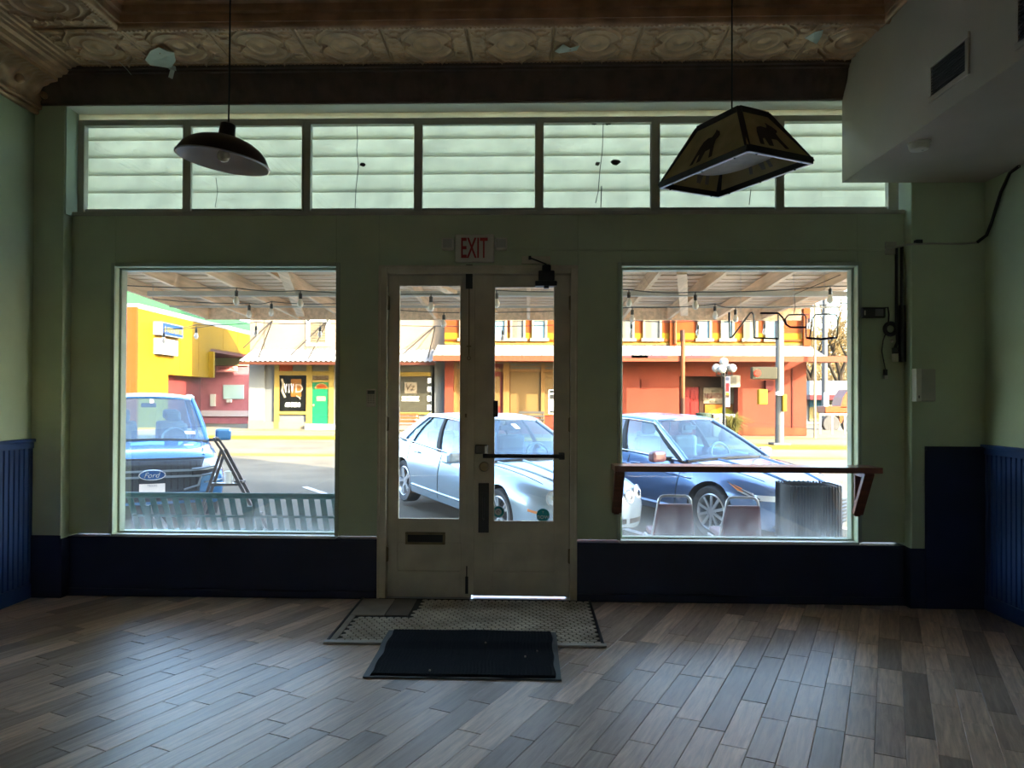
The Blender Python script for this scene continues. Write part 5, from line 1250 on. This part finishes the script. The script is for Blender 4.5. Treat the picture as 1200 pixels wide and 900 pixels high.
# ================================================================ CARS
M['tyre'] = mat('tyre rubber', (.035,.035,.037), .75, bump=.1)
M['rim'] = mat('alloy rim', (.62,.63,.65), .28, .7)
M['under'] = mat('underbody black', (.015,.015,.016), .8)
M['seam'] = mat('panel gap', (.02,.025,.03), .7)
M['seat'] = mat('pale seat fabric', (.20,.21,.21), .8)
M['dash'] = mat('charcoal dashboard', (.05,.055,.06), .6)
M['lampglass'] = mat('headlamp lens', (.55,.60,.63), .08, .3, spec=.8)
M['amber'] = mat('amber lens', (.72,.22,.04), .15, spec=.8)
M['taillens'] = mat('red lens', (.45,.02,.02), .15, spec=.8)
M['carglass'] = glass_mat('tinted car glass', (.30,.50,.64), .11, rough=.01)
M['whitefilm'] = mat('white paper tag', (.75,.74,.72), .6)
def crv(T_, x):
    """Catmull-Rom through station rows sorted by x"""
    n = len(T_)
    if x <= T_[0][0]: return T_[0][1:]
    if x >= T_[-1][0]: return T_[-1][1:]
    for i in range(n-1):
        if T_[i][0] <= x <= T_[i+1][0]:
            t = (x-T_[i][0])/(T_[i+1][0]-T_[i][0]); p1, p2 = T_[i], T_[i+1]; p0 = T_[max(0,i-1)]; p3 = T_[min(n-1,i+2)]; o = []
            for k in range(1, len(p1)):
                m1 = (p2[k]-p0[k])/max(1e-6, p2[0]-p0[0])*(p2[0]-p1[0]); m2 = (p3[k]-p1[k])/max(1e-6, p3[0]-p1[0])*(p2[0]-p1[0])
                t2, t3 = t*t, t*t*t
                o.append((2*t3-3*t2+1)*p1[k]+(t3-2*t2+t)*m1+(-2*t3+3*t2)*p2[k]+(t3-t2)*m2)
            return o
def make_car(name, label, cat, loc, yaw, pitch, sp):
    root = thing(name, label, cat, loc); root.rotation_euler = (0, pitch, yaw)
    OFF[root.name] = Vector((0,0,0))
    B = lambda mb, nm, m_, p=root, **k: mb.build(nm, m_, p, local=True, **k)
    paint = sp['paint']; T_ = sp['st']; x0, x1 = T_[0][0], T_[-1][0]
    # station columns: ws zs wm zm wl zl zt
    def sec(x):
        ws, zs, wm, zm, wl, zl, zt = crv(T_, x)
        P_ = [(0, zt), (.35*ws, zt-.10*(zt-zs)), (.65*ws, zt-.30*(zt-zs)), (.86*ws, zt-.62*(zt-zs)), (.96*ws, zt-.86*(zt-zs)), (ws+(wm-ws)*.14, zs-.03*(zs-zm)-.012), (ws+(wm-ws)*.55, zs-(zs-zm)*.35), (ws+(wm-ws)*.9, zs-(zs-zm)*.7), (wm, zm), (wm-(wm-wl)*.18, zm-(zm-zl)*.4), (wm-(wm-wl)*.5, zm-(zm-zl)*.75), (wl, zl+.03), (wl-.05, zl), (0, zl)]
        return P_
    xs = []; N = 64
    for i in range(N+1):
        u = i/N; xs.append(x0+(x1-x0)*(u-.5/(2*math.pi)*math.sin(2*math.pi*u)*.9))
    m_ = len(sec(x0)); mb = MB(); vs_ = []; 
    for x in xs:
        s_ = sec(x); vs_ += [(x, y, z) for y, z in s_]+[(x, -y, z) for y, z in s_[-2:0:-1]]
    R_ = 2*m_-2; fs = []
    for i in range(N):
        for j in range(R_): fs.append((i*R_+j, i*R_+(j+1) % R_, (i+1)*R_+(j+1) % R_, (i+1)*R_+j))
    fs.append(tuple(range(R_))[::-1]); fs.append(tuple(N*R_+j for j in range(R_)))
    mb.add(vs_, fs)
    body = B(mb, 'body', paint, smooth=True)
    ax = (0.0, -sp['wb']); tr = sp['tr']; wr = sp['wr']; ar = sp['ar']
    # wheel arches
    cut = MB()
    for a in ax:
        for s_ in (-1, 1): cut.lathe([(0,-.32),(ar,-.32),(ar,.32),(0,.32)], 40, (a, s_*(tr+.12), wr+.01), 'y')
    cm = bpy.data.meshes.new('c'); cm.from_pydata(cut.v, [], cut.f)
    bmm = bmesh.new(); bmm.from_mesh(cm); bmesh.ops.recalc_face_normals(bmm, faces=bmm.faces); bmm.to_mesh(cm); bmm.free()
    co = bpy.data.objects.new('c', cm); COL.objects.link(co); co.parent = root; cm.materials.append(M['under'])
    md = body.modifiers.new('b', 'BOOLEAN'); md.operation = 'DIFFERENCE'; md.object = co; md.solver = 'EXACT'; md.material_mode = 'TRANSFER'
    bpy.context.view_layer.update(); dg = bpy.context.evaluated_depsgraph_get()
    nm_ = bpy.data.meshes.new_from_object(body.evaluated_get(dg)); body.modifiers.clear(); old = body.data; body.data = nm_; bpy.data.objects.remove(co); bpy.data.meshes.remove(old)
    nm_.name = 'body'
    for p in nm_.polygons: p.use_smooth = True
    nm_.set_sharp_from_angle(angle=35*D2R)
    bvh = BVHTree.FromPolygons([v.co.copy() for v in nm_.vertices], [tuple(p.vertices) for p in nm_.polygons])
    def side(x, z, s_, o=.003):
        h = bvh.ray_cast(Vector((x, s_*2, z)), Vector((0, -s_, 0)))
        return h[0]+h[1]*o if h[0] else None
    def front(y, z, o=.004, d=Vector((-1,0,0))):
        d = d.normalized(); h = bvh.ray_cast(Vector((x1, y, z))-d*3, d)
        return h[0]+h[1]*o if h[0] and h[0].x > -1.5 else None
    def topz(x, y, o=.004):
        h = bvh.ray_cast(Vector((x, y, 3)), Vector((0,0,-1))); return h[0]+h[1]*o if h[0] else None
    def line(pts, nm, m2, r=.005, fn=None, p=body):
        q = [fn(*a) for a in pts]; q = [a for a in q if a]
        if len(q) > 1: return B(MB().tube(q, r, 5), nm, m2, p)
    def lerp(a, b_, n=10): return [tuple(a[k]+(b_[k]-a[k])*i/n for k in range(len(a))) for i in range(n+1)]
    def patch(poly, nm, m2, fn, th=.012, p=root, n=14, smooth=True):
        """quad (4 corners of 2D points) wrapped on the skin"""
        g = []
        for i in range(n+1):
            for j in range(n+1):
                u, v = i/n, j/n; a = [(poly[0][k]*(1-u)+poly[1][k]*u)*(1-v)+(poly[3][k]*(1-u)+poly[2][k]*u)*v for k in (0,1)]
                g.append(fn(*a))
        ff = [(i*(n+1)+j, (i+1)*(n+1)+j, (i+1)*(n+1)+j+1, i*(n+1)+j+1) for i in range(n) for j in range(n)]
        ff = [f for f in ff if all(g[k] for k in f)]
        ff = [f for f in ff if max((g[a]-g[b_]).length for a in f for b_ in f) < .35]
        if not ff: return None
        idx = sorted({k for f in ff for k in f}); mp_ = {k: i for i, k in enumerate(idx)}
        o = B(MB().add([g[k] for k in idx], [tuple(mp_[k] for k in f) for f in ff]), nm, m2, p, smooth=smooth)
        o.modifiers.new('t', 'SOLIDIFY').thickness = th; return o
    # ---- cabin
    c = sp['cab']; belt = c['belt']; yb = c['yb']; yt = c['yt']
    def beltz(x): return belt[0]+(belt[1]-belt[0])*(x-c['a0'])/(c['c0']-c['a0'])
    crown = c.get('crown', .05)
    def ws_pt(u, v):          # windscreen: u across -1..1, v up 0..1
        xb = c['a0']+(c['cowl']-c['a0'])*(1-u*u); xt = c['a1']+(c['hdr']-c['a1'])*(1-u*u)
        y = u*(yb+(yt-yb)*v); zb = belt[0]+c['zc']*(1-u*u); zt = c['zr0']+crown*(1-u*u)*.7
        k = v+.10*v*(1-v)
        return Vector((xb+(xt-xb)*v, y, zb+(zt-zb)*k))
    def roof_pt(u, v):
        xt = c['a1']+(c['hdr']-c['a1'])*(1-u*u); xe = c['c1']+(c['bk']-c['c1'])*(1-u*u)
        x = xt+(xe-xt)*v; z = c['zr0']+(c['zr1']-c['zr0'])*v+4*c['rise']*v*(1-v)+crown*(1-u*u)*(.7+.3*math.sin(math.pi*v)); y = u*yt
        return Vector((x, y, z))
    def rear_pt(u, v):
        xb = c['c0']+(c['deck']-c['c0'])*(1-u*u); xt = c['c1']+(c['bk']-c['c1'])*(1-u*u); y = u*(yb+(yt-yb)*v)
        zb = belt[1]+.03*(1-u*u); zt = c['zr1']+crown*(1-u*u)*.7; return Vector((xb+(xt-xb)*v, y, zb+(zt-zb)*(v+.12*v*(1-v))))
    def side_pt(u, v, s_, o=0.0):
        xb = c['a0']+(c['c0']-c['a0'])*u; xt = c['a1']+(c['c1']-c['a1'])*u
        zt = c['zr0']+(c['zr1']-c['zr0'])*u+4*c['rise']*u*(1-u); zb = beltz(xb)
        y = yb+(yt-yb)*v+.035*math.sin(math.pi*v)+o+.03*math.sin(math.pi*u)
        return Vector((xb+(xt-xb)*v, s_*y, zb-.02+(zt-zb+.02)*v))
    n_ = 18
    B(MB().grid(lambda a, b_: roof_pt(a*2-1, b_), n_, n_), 'roof', paint, smooth=True, solid=.012)
    wsn_ = B(MB().grid(lambda a, b_: ws_pt((a*2-1)*.97, .02+b_*.95), n_, n_), 'windscreen', M['carglass'], smooth=True)
    B(MB().grid(lambda a, b_: rear_pt((a*2-1)*.95, .03+b_*.92), n_, n_), 'rear_window', M['carglass'], smooth=True)
    fr = MB(); 
    for s_ in (-1, 1):
        fr.tube([ws_pt(s_*.985, k/10) for k in range(11)], .032, 8); fr.tube([rear_pt(s_*.96, k/10) for k in range(11)], .045, 8)
        fr.tube([side_pt(k/14, 1.0, s_, .0) for k in range(15)], .028, 8)
    B(fr, 'pillars', paint, smooth=True)
    B(MB().tube([ws_pt(-1+k/8, .985) for k in range(17)], .022, 6).tube([rear_pt(-1+k/8, .96) for k in range(17)], .022, 6), 'header_rails', paint, smooth=True)
    B(MB().tube([ws_pt(-.98+.98*k/8, .0)+Vector((.02,0,-.005)) for k in range(17)], .02, 6), 'cowl', M['seam'], smooth=True)
    for s_ in (-1, 1):
        for (ua, ub, isg) in c['bays']:
            if isg:
                B(MB().grid(lambda a, b_: side_pt(ua+(ub-ua)*a, .05+b_*.87, s_, -.004), 10, 8), 'side_window', M['carglass'], smooth=True)
            else:
                B(MB().grid(lambda a, b_: side_pt(ua+(ub-ua)*a, -.02+b_*1.02, s_, .004), 4, 10), 'pillar', paint if sp.get('bodypillar', False) else M['under'] if (ub-ua) < .08 else paint, smooth=True, solid=.02)
        tr_ = sp.get('wtrim')
        if tr_:
            us = [c['bays'][0][0]+(c['bays'][-1][1]-c['bays'][0][0])*k/24 for k in range(25)]
            q = [side_pt(u, .04, s_, .012) for u in us]+[side_pt(u, .95, s_, .012) for u in reversed(us)]
            B(MB().tube(q, .009, 6, True), 'window_trim', tr_, smooth=True)
    # cabin fittings
    zb = belt[0]
    dsh = MB().box(c['a0']-.42, c['a0']+.05, -yb*.93, yb*.93, zb-.14, zb-.01); B(dsh, 'dashboard', M['dash'], bevel=.05)
    wy = .38*yb*1.2
    hub = Vector((c['a0']-.50, wy, zb+.0))
    B(MB().tube([hub+Vector((-.09*math.sin(k*math.pi/12)*.6, .185*math.cos(k*math.pi/12), .185*math.sin(k*math.pi/12)*.92)) for k in range(24)], .017, 6, True).bar(hub-Vector((0,.17,0)), hub+Vector((0,.17,0)), .05, .02), 'steering_wheel', M['greige'], smooth=True)
    for sx, yy in ((c['a1']-.30, .38), (c['a1']-.30, -.38), (c['a1']-1.15, .38), (c['a1']-1.15, -.38)):
        B(MB().box(sx-.12, sx+.0, yy-.23, yy+.23, zb-.45, zb+.22), 'seat_back', M['seat'], bevel=.05); B(MB().box(sx-.10, sx-.0, yy-.12, yy+.12, zb+.25, zb+.42), 'headrest', M['seat'], bevel=.04)
    zi = c['zr0']
    B(MB().box(c['hdr']-.02, c['hdr']+.03, -.11, .11, zi-.13, zi-.06), 'mirror', M['dash'], bevel=.01)
    # mirrors outside
    for s_ in (-1, 1):
        p = side_pt(.05, .0, s_); mw, mh = sp.get('mir', (.24, .15)); x_ = p.x-.16+sp.get('mirx', 0); y_ = s_*(abs(p.y)+.12)
        mo = B(MB().box(x_-.06, x_+.07, min(y_, y_+s_*mw), max(y_, y_+s_*mw), p.z-.02+sp.get('mirz',0), p.z-.02+mh+sp.get('mirz',0)), 'wing_mirror', sp.get('mircol', paint), bevel=.04)
        B(MB().bar((x_, s_*(abs(p.y)-.06), p.z+.02), (x_, y_+s_*.05, p.z+.02), .06, .05), 'mirror_arm', M['under'], mo)
    # wheels
    for a in ax:
        for s_ in (-1, 1):
            cc = Vector((a, s_*tr, wr)); h = .105; rr = sp['rr']
            prof = [(rr, -h*.8), (rr+.02, -h*.95), (wr*.93, -h), (wr*.985, -h*.8), (wr, -h*.5), (wr, h*.5), (wr*.985, h*.8), (wr*.93, h), (rr+.02, h*.95), (rr, h*.8)]
            wo2 = B(MB().lathe(prof, 44, cc, 'y'), 'wheel', M['tyre'], smooth=True)
            q = MB(); yo = s_*h*.80
            q.lathe([(rr+.004, yo), (rr-.012, yo+s_*.012), (rr-.03, yo-s_*.01), (rr-.035, -yo*.5)], 40, cc, 'y')
            q.lathe([(0, yo*.92), (.055, yo*.92), (.07, yo*.75)], 20, cc, 'y')
            for k in range(sp['spokes']):
                an = 2*math.pi*(k+.5)/sp['spokes']
                for dd in sp['twin']:
                    a0 = an+dd*.35; a1 = an+dd
                    p_ = cc+Vector((.05*math.cos(a0), yo*.86, .05*math.sin(a0))); e_ = cc+Vector(((rr-.02)*math.cos(a1), yo*.93, (rr-.02)*math.sin(a1)))
                    q.bar(p_, e_, sp['sw'], .022, (0,1,0))
            B(q, 'rim', M['rim'], wo2, smooth=True)
            B(MB().lathe([(0, -yo*.2), (rr*.78, -yo*.2), (rr*.78, -yo*.35), (0, -yo*.35)], 24, cc, 'y'), 'brake_disc', M['under'], wo2)
    # door seams and handles
    for s_ in (-1, 1):
        for (xa, xb_) in sp['seams']:
            line(lerp((xa, sp['zrock']), (xb_, beltz(xb_)-.02), 12), 'door_seam', M['seam'], .006, lambda x, z: side(x, z, s_, .001))
        for (xh, zh) in sp['handles']:
            p = side(xh, zh, s_, .02)
            if p: B(MB().bar(p-Vector((.1,0,0)), p+Vector((.1,0,.004)), .03, .025), 'door_handle', sp.get('hcol', paint), bevel=.008)
        for (a, b_, mm, r_) in sp.get('lines', []):
            line(lerp(a, b_, 20), 'body_line', mm, r_, lambda x, z: side(x, z, s_, .002))
    return root, B, dict(side=side, front=front, topz=topz, patch=patch, line=line, lerp=lerp, ws=ws_pt, side_pt=side_pt, body=body, x1=x1)

HEAD = math.atan2(-.84, .54)
hv = Vector((.54,-.84,0)).normalized(); lv = Vector((-hv.y, hv.x, 0))
SED = [(-3.86,.50,.80,.60,.58,.56,.36,.83),(-3.78,.66,.93,.76,.60,.70,.30,.99),(-3.45,.74,.99,.87,.60,.82,.22,1.055),(-2.95,.80,.98,.915,.58,.88,.20,1.03),(-2.2,.83,.955,.92,.56,.89,.19,.96),(-1.2,.835,.92,.92,.55,.89,.19,.93),(-.5,.815,.885,.915,.55,.88,.19,.96),(0,.79,.845,.905,.56,.87,.19,.915),(.45,.75,.785,.87,.54,.85,.20,.845),(.75,.67,.725,.79,.50,.76,.21,.765),(.92,.50,.665,.62,.46,.60,.23,.685),(.985,.30,.60,.40,.44,.40,.26,.61)]
CAB = dict(a0=-.52, cowl=-.30, a1=-1.42, hdr=-1.30, c0=-3.22, deck=-3.32, c1=-2.62, bk=-2.62, belt=(.905,.985), zc=.06, yb=.815, yt=.585, zr0=1.375, zr1=1.365, rise=.030, crown=.055,
           bays=[(.0,.045,0),(.045,.43,1),(.43,.475,0),(.475,.79,1),(.79,.80,0),(.80,.905,1),(.905,1.0,0)])
silver = mat('pale silver blue car paint', (.29,.37,.43), .25, .35, coat=.6)
blue = mat('mid blue grey car paint', (.06,.12,.24), .22, .35, coat=.8)
pick = mat('bright blue pickup paint', (.035,.135,.29), .25, .3, coat=.8)
# ---- silver sedan seen through the doors
spS = dict(paint=silver, st=SED, wb=2.91, tr=.775, wr=.325, ar=.365, rr=.232, spokes=5, twin=(-.14,.14), sw=.03, cab=dict(CAB), zrock=.27, seams=[(-.62,-.55),(-1.62,-1.62),(-2.62,-2.75)], handles=[(-1.42,.80),(-2.42,.83)], hcol=silver, wtrim=M['chrome'], lines=[((-.3,.74),(-3.3,.86),M['chrome'],.005),((-.45,.34),(-2.5,.34),silver,.02)])
loc = Vector((.355,4.20,sz(4.2)+.02))
r1, B1, f1 = make_car('silver_sedan', 'pale silver sedan with four round headlamps parked outside the double doors', 'car', loc, HEAD, 3.0*D2R, spS)
for s_ in (-1, 1):
    for (y, z, r) in ((.62,.645,.095),(.42,.625,.078)):
        p = f1['front'](s_*y, z, .0)
        if p:
            n = Vector((.85, s_*.45 if y > .5 else s_*.2, .18)).normalized(); Mx = n.to_track_quat('Z','Y').to_matrix()
            h_ = B1(MB().lathe([(0,.022),(r*.75,.016),(r,0),(r,-.05)], 24, p, 'z', Mx), 'headlamp', M['lampglass'], smooth=True); B1(MB().tube([p+Mx @ Vector(((r+.004)*math.cos(k*.3),(r+.004)*math.sin(k*.3),-.002)) for k in range(21)], .010, 6, True), 'lamp_ring', M['steel'], h_)
            B1(MB().lathe([(0,.026),(r*.4,.022),(r*.42,.012)], 16, p, 'z', Mx), 'reflector', M['chrome'], h_)
    f1['patch']([(.62,.475),(.80,.455),(.80,.485),(.62,.505)], 'side_marker', M['amber'], lambda x, z: f1['side'](x, z, s_, .002), .008, n=6)
    f1['line'](f1['lerp']((.72,.42),(-.45,.66),16), 'bonnet_crease', silver, .018, lambda x, y: f1['topz'](x, s_*y, .0))
    f1['line'](f1['lerp']((.78,.22),(-.40,.34),16), 'bonnet_crease', silver, .020, lambda x, y: f1['topz'](x, s_*y, .0))
    f1['line'](f1['lerp']((.60,.62),(-.45,.76),16), 'bonnet_gap', M['seam'], .005, lambda x, y: f1['topz'](x, s_*y, .001))
gr = B1(MB().prism([(.24*math.cos(k*math.pi/12), .52+.10*math.sin(k*math.pi/12)) for k in range(24)], lambda a, b_, t: Vector((t, a, b_)), .90, 1.0), 'grille', M['under'])
B1(MB().tube([(.995, .24*math.cos(k*math.pi/12), .52+.10*math.sin(k*math.pi/12)) for k in range(24)], .014, 6, True), 'grille_surround', M['chrome'], gr)
for k in range(-4, 5): B1(MB().box(.985,1.003,k*.045-.006,k*.045+.006,.44,.60), 'grille_bar', M['chrome'], gr)
f1['patch']([(-.75,.30),(.75,.30),(.75,.36),(-.75,.36)], 'lower_intake', M['under'], lambda y, z: f1['front'](y, z, .003), .006)
wt = f1['ws']; B1(MB().add([wt(-.05,.84)+Vector((.004,0,.004)),wt(.08,.84)+Vector((.004,0,.004)),wt(.08,.70)+Vector((.006,0,.004)),wt(-.05,.70)+Vector((.006,0,.004))],[(0,1,2,3)]), 'windscreen_tag', M['whitefilm'])
# ---- blue sedan seen through the right window
spB = dict(spS); spB.update(paint=blue, st=[(a[0], a[1], a[2]+(.02 if a[0] < .8 else .04), *a[3:7], a[7]+(.02 if a[0] < .8 else .04)) for a in SED], wb=2.83, wr=.335, ar=.385, rr=.236, spokes=10, twin=(0,), sw=.036, hcol=blue, mircol=mat('dusky red mirror shell', (.16,.07,.075), .3), lines=[((-.35,.72),(-3.3,.84),blue,.012),((-.45,.30),(-2.4,.30),blue,.03)], wtrim=M['chrome'])
cb = dict(CAB); cb.update(zr0=1.40, zr1=1.385, rise=.032, belt=(.925,1.0)); spB['cab'] = cb
loc = Vector((2.40,4.20,0))+lv*.79+Vector((0,0,sz(4.3)+.0))
r2, B2, f2 = make_car('blue_sedan', 'blue grey sedan with multi-spoke alloy wheels parked outside the right window', 'car', loc, HEAD, 2.6*D2R, spB)
for s_ in (-1, 1):
    dg2 = Vector((-.8,-s_*.6,0))
    hl = f2['patch']([(.40,.585),(.82,.585),(.80,.645),(.38,.66)], 'headlamp', M['lampglass'], lambda y, z: f2['front'](s_*y, z, .006), .012, n=16)
    sdl = f2['patch']([(.30,.735),(.62,.66),(.66,.60),(.42,.665)], 'headlamp_side', M['lampglass'], lambda x, z: f2['side'](x, z, s_, .006), .012, n=12)
    f2['patch']([(.26,.745),(.46,.705),(.50,.655),(.42,.668)], 'indicator', M['amber'], lambda x, z: f2['side'](x, z, s_, .012), .012, n=8)
    f2['line'](f2['lerp']((.24,.755),(.72,.60),10), 'lamp_outline', M['seam'], .008, lambda x, z: f2['side'](x, z, s_, .008)); f2['line'](f2['lerp']((.40,.66),(.74,.575),10), 'lamp_outline', M['seam'], .007, lambda x, z: f2['side'](x, z, s_, .008))
    f2['line'](f2['lerp']((.80,.30),(-.40,.42),16), 'bonnet_crease', blue, .02, lambda x, y: f2['topz'](x, s_*y, .0)); f2['line'](f2['lerp']((.62,.60),(-.45,.76),16), 'bonnet_gap', M['seam'], .005, lambda x, y: f2['topz'](x, s_*y, .001))
for k in range(7):
    z = .27+k*.045
    f2['patch']([(-.70+k*.02,z),(.70-k*.02,z),(.70-k*.02,z+.022),(-.70+k*.02,z+.022)], 'grille_bar', M['under'], lambda y, z_: f2['front'](y, z_, .006), .012, n=20)
f2['patch']([(-.42,.60),(.42,.60),(.38,.655),(-.38,.655)], 'upper_grille', M['under'], lambda y, z: f2['front'](y, z, .004), .01, n=16)
p = f2['front'](0,.63,.01); B2(MB().tube([p+Vector((.012,.07*math.cos(k*.3),.045*math.sin(k*.3))) for k in range(21)], .008, 6, True).tube([p+Vector((.012,.03*math.cos(k*.3),.045*math.sin(k*.3))) for k in range(21)], .006, 6, True), 'emblem', M['chrome'])
# ---- pickup seen through the left window
TRK = [(-3.95,.80,1.02,.93,.70,.86,.42,1.04),(-3.85,.86,1.06,.95,.70,.88,.40,1.08),(-3.2,.88,1.10,.955,.72,.90,.38,1.12),(-2.0,.88,1.10,.955,.70,.90,.36,1.12),(-1.0,.87,1.09,.955,.70,.90,.36,1.12),(-.5,.86,1.08,.96,.70,.90,.36,1.15),(0,.85,1.06,.965,.72,.91,.38,1.135),(.45,.83,1.03,.955,.72,.91,.36,1.10),(.68,.80,.99,.94,.70,.90,.34,1.055),(.80,.74,.93,.90,.66,.87,.34,.975),(.86,.66,.86,.80,.62,.78,.36,.89)]
spT = dict(paint=pick, st=TRK, wb=3.27, tr=.80, wr=.38, ar=.44, rr=.23, spokes=6, twin=(-.12,.12), sw=.03, zrock=.45, seams=[(-.70,-.62),(-1.75,-1.75)], handles=[(-1.5,.95)], wtrim=None, bodypillar=True, mir=(.24,.19), mirx=.10, mirz=.03,
           cab=dict(a0=-.50, cowl=-.36, a1=-1.25, hdr=-1.13, c0=-2.75, deck=-2.80, c1=-2.62, bk=-2.62, belt=(1.11,1.14), zc=.05, yb=.83, yt=.66, zr0=1.74, zr1=1.76, rise=.02, crown=.05, bays=[(.0,.05,0),(.05,.46,1),(.46,.52,0),(.52,.93,1),(.93,1.0,0)]))
hT = Vector((.47,-.88,0)).normalized(); nose = Vector((-5.10,4.50,0)); loc = nose-hT*.86; loc.z = sz(4.3)-.02
r3, B3, f3 = make_car('pickup_truck', 'bright blue pickup with dark grille and oval badge outside the left window', 'truck', loc, math.atan2(hT.y, hT.x), 1.5*D2R, spT)
gm_ = mat('dark grille mesh', (.02,.028,.035), .5, bump=.5, bscale=120)
fr_ = lambda y, z: f3['front'](y, z, .010)
gp_ = f3['patch']([(-.60,.52),(.60,.52),(.66,.955),(-.66,.955)], 'grille', gm_, fr_, .012, n=26)
silv = mat('satin grille bar', (.22,.27,.31), .3, .6)
for z in (.80, .72): f3['patch']([(-.62,z),(.62,z),(.63,z+.028),(-.63,z+.028)], 'grille_bar', silv, lambda y, z_: f3['front'](y, z_, .022), .014, n=24)
for k in range(-7, 8):
    if abs(k) > 1: f3['patch']([(k*.08-.006,.56),(k*.08+.006,.56),(k*.08+.006,.93),(k*.08-.006,.93)], 'grille_rib', M['under'], lambda y, z_: f3['front'](y, z_, .014), .008, n=6)
f3['patch']([(-.68,.955),(.68,.955),(.66,.975),(-.66,.975)], 'grille_brow', M['under'], lambda y, z_: f3['front'](y, z_, .012), .01, n=24)
for s_ in (-1, 1):
    hl = f3['patch']([(.60,.78),(.90,.80),(.86,.965),(.66,.95)], 'headlamp', M['lampglass'], lambda y, z: f3['front'](s_*y, z, .012), .014, n=14)
    f3['patch']([(.50,.745),(.80,.765),(.80,.82),(.50,.80)], 'light_bracket', M['under'], lambda y, z: f3['front'](s_*y, z, .026), .012, n=12)
    for (a, b_) in (((.50,.83),(.80,.85)),((.80,.85),(.82,.77)),((.82,.77),(.62,.74)),((.62,.74),(.58,.60)),((.58,.60),(.40,.55))):
        f3['line'](f3['lerp'](a, b_, 6), 'bracket_trim', silv, .014, lambda y, z: f3['front'](s_*y, z, .030))
    f3['patch']([(.66,.63),(.90,.66),(.90,.68),(.66,.65)], 'bumper_strip', silv, lambda y, z: f3['front'](s_*y, z, .01), .01, n=8)
    f3['line'](f3['lerp']((.70,.66),(-.40,.72),16), 'bonnet_crease', pick, .02, lambda x, y: f3['topz'](x, s_*y, .0)); f3['line'](f3['lerp']((.66,.80),(-.45,.83),16), 'bonnet_gap', M['seam'], .006, lambda x, y: f3['topz'](x, s_*y, .001))
f3['patch']([(-.70,.40),(.70,.40),(.68,.50),(-.68,.50)], 'bumper', M['under'], lambda y, z: f3['front'](y, z, .01), .014, n=20)
xb = max(fr_(0,.78).x, fr_(0,.7).x)+.03
RX = Matrix(((0,0,1),(1,0,0),(0,1,0)))
ov = B3(MB().prism([(.165*math.cos(k*math.pi/16), .765+.068*math.sin(k*math.pi/16)) for k in range(32)], lambda a, b_, t: Vector((t, a, b_)), xb-.03, xb), 'badge', mat('badge blue', (.02,.07,.22), .2))
B3(MB().tube([(xb, .162*math.cos(k*math.pi/16), .765+.065*math.sin(k*math.pi/16)) for k in range(32)], .010, 6, True), 'badge_rim', M['chrome'], ov)
text('Ford', .070, M['chrome'], ov, (xb+.003, 0, .765), rot=RX, width=.20, shear=.35, local=True)
pl_ = B3(MB().box(xb-.03, xb, -.16, .16, .50, .645), 'licence_plate', M['whitefilm'], bevel=.004)
text('TEXAS', .030, mat('plate print', (.15,.18,.25), .6), pl_, (xb+.002, 0, .622), rot=RX, width=.12, local=True); text('7K4·218', .06, bpy.data.materials['plate print'], pl_, (xb+.002, 0, .56), rot=RX, width=.24, local=True) if 0 else None
wt = f3['ws']
B3(MB().add([wt(.02,.93)+Vector((.006,0,.004)),wt(.10,.93)+Vector((.006,0,.004)),wt(.10,.83)+Vector((.006,0,.004)),wt(.02,.83)+Vector((.006,0,.004))],[(0,1,2,3)]), 'windscreen_tag', mat('pink paper tag', (.75,.50,.45), .6))
B3(MB().add([wt(.62,.18)+Vector((.006,0,.004)),wt(.80,.18)+Vector((.006,0,.004)),wt(.80,.12)+Vector((.006,0,.004)),wt(.62,.12)+Vector((.006,0,.004))],[(0,1,2,3)]), 'windscreen_sticker', M['whitefilm'])
B3(MB().tube([(-1.6,-.55,1.79),(-1.7,-.55,2.15)], .006, 5), 'aerial', M['under'])
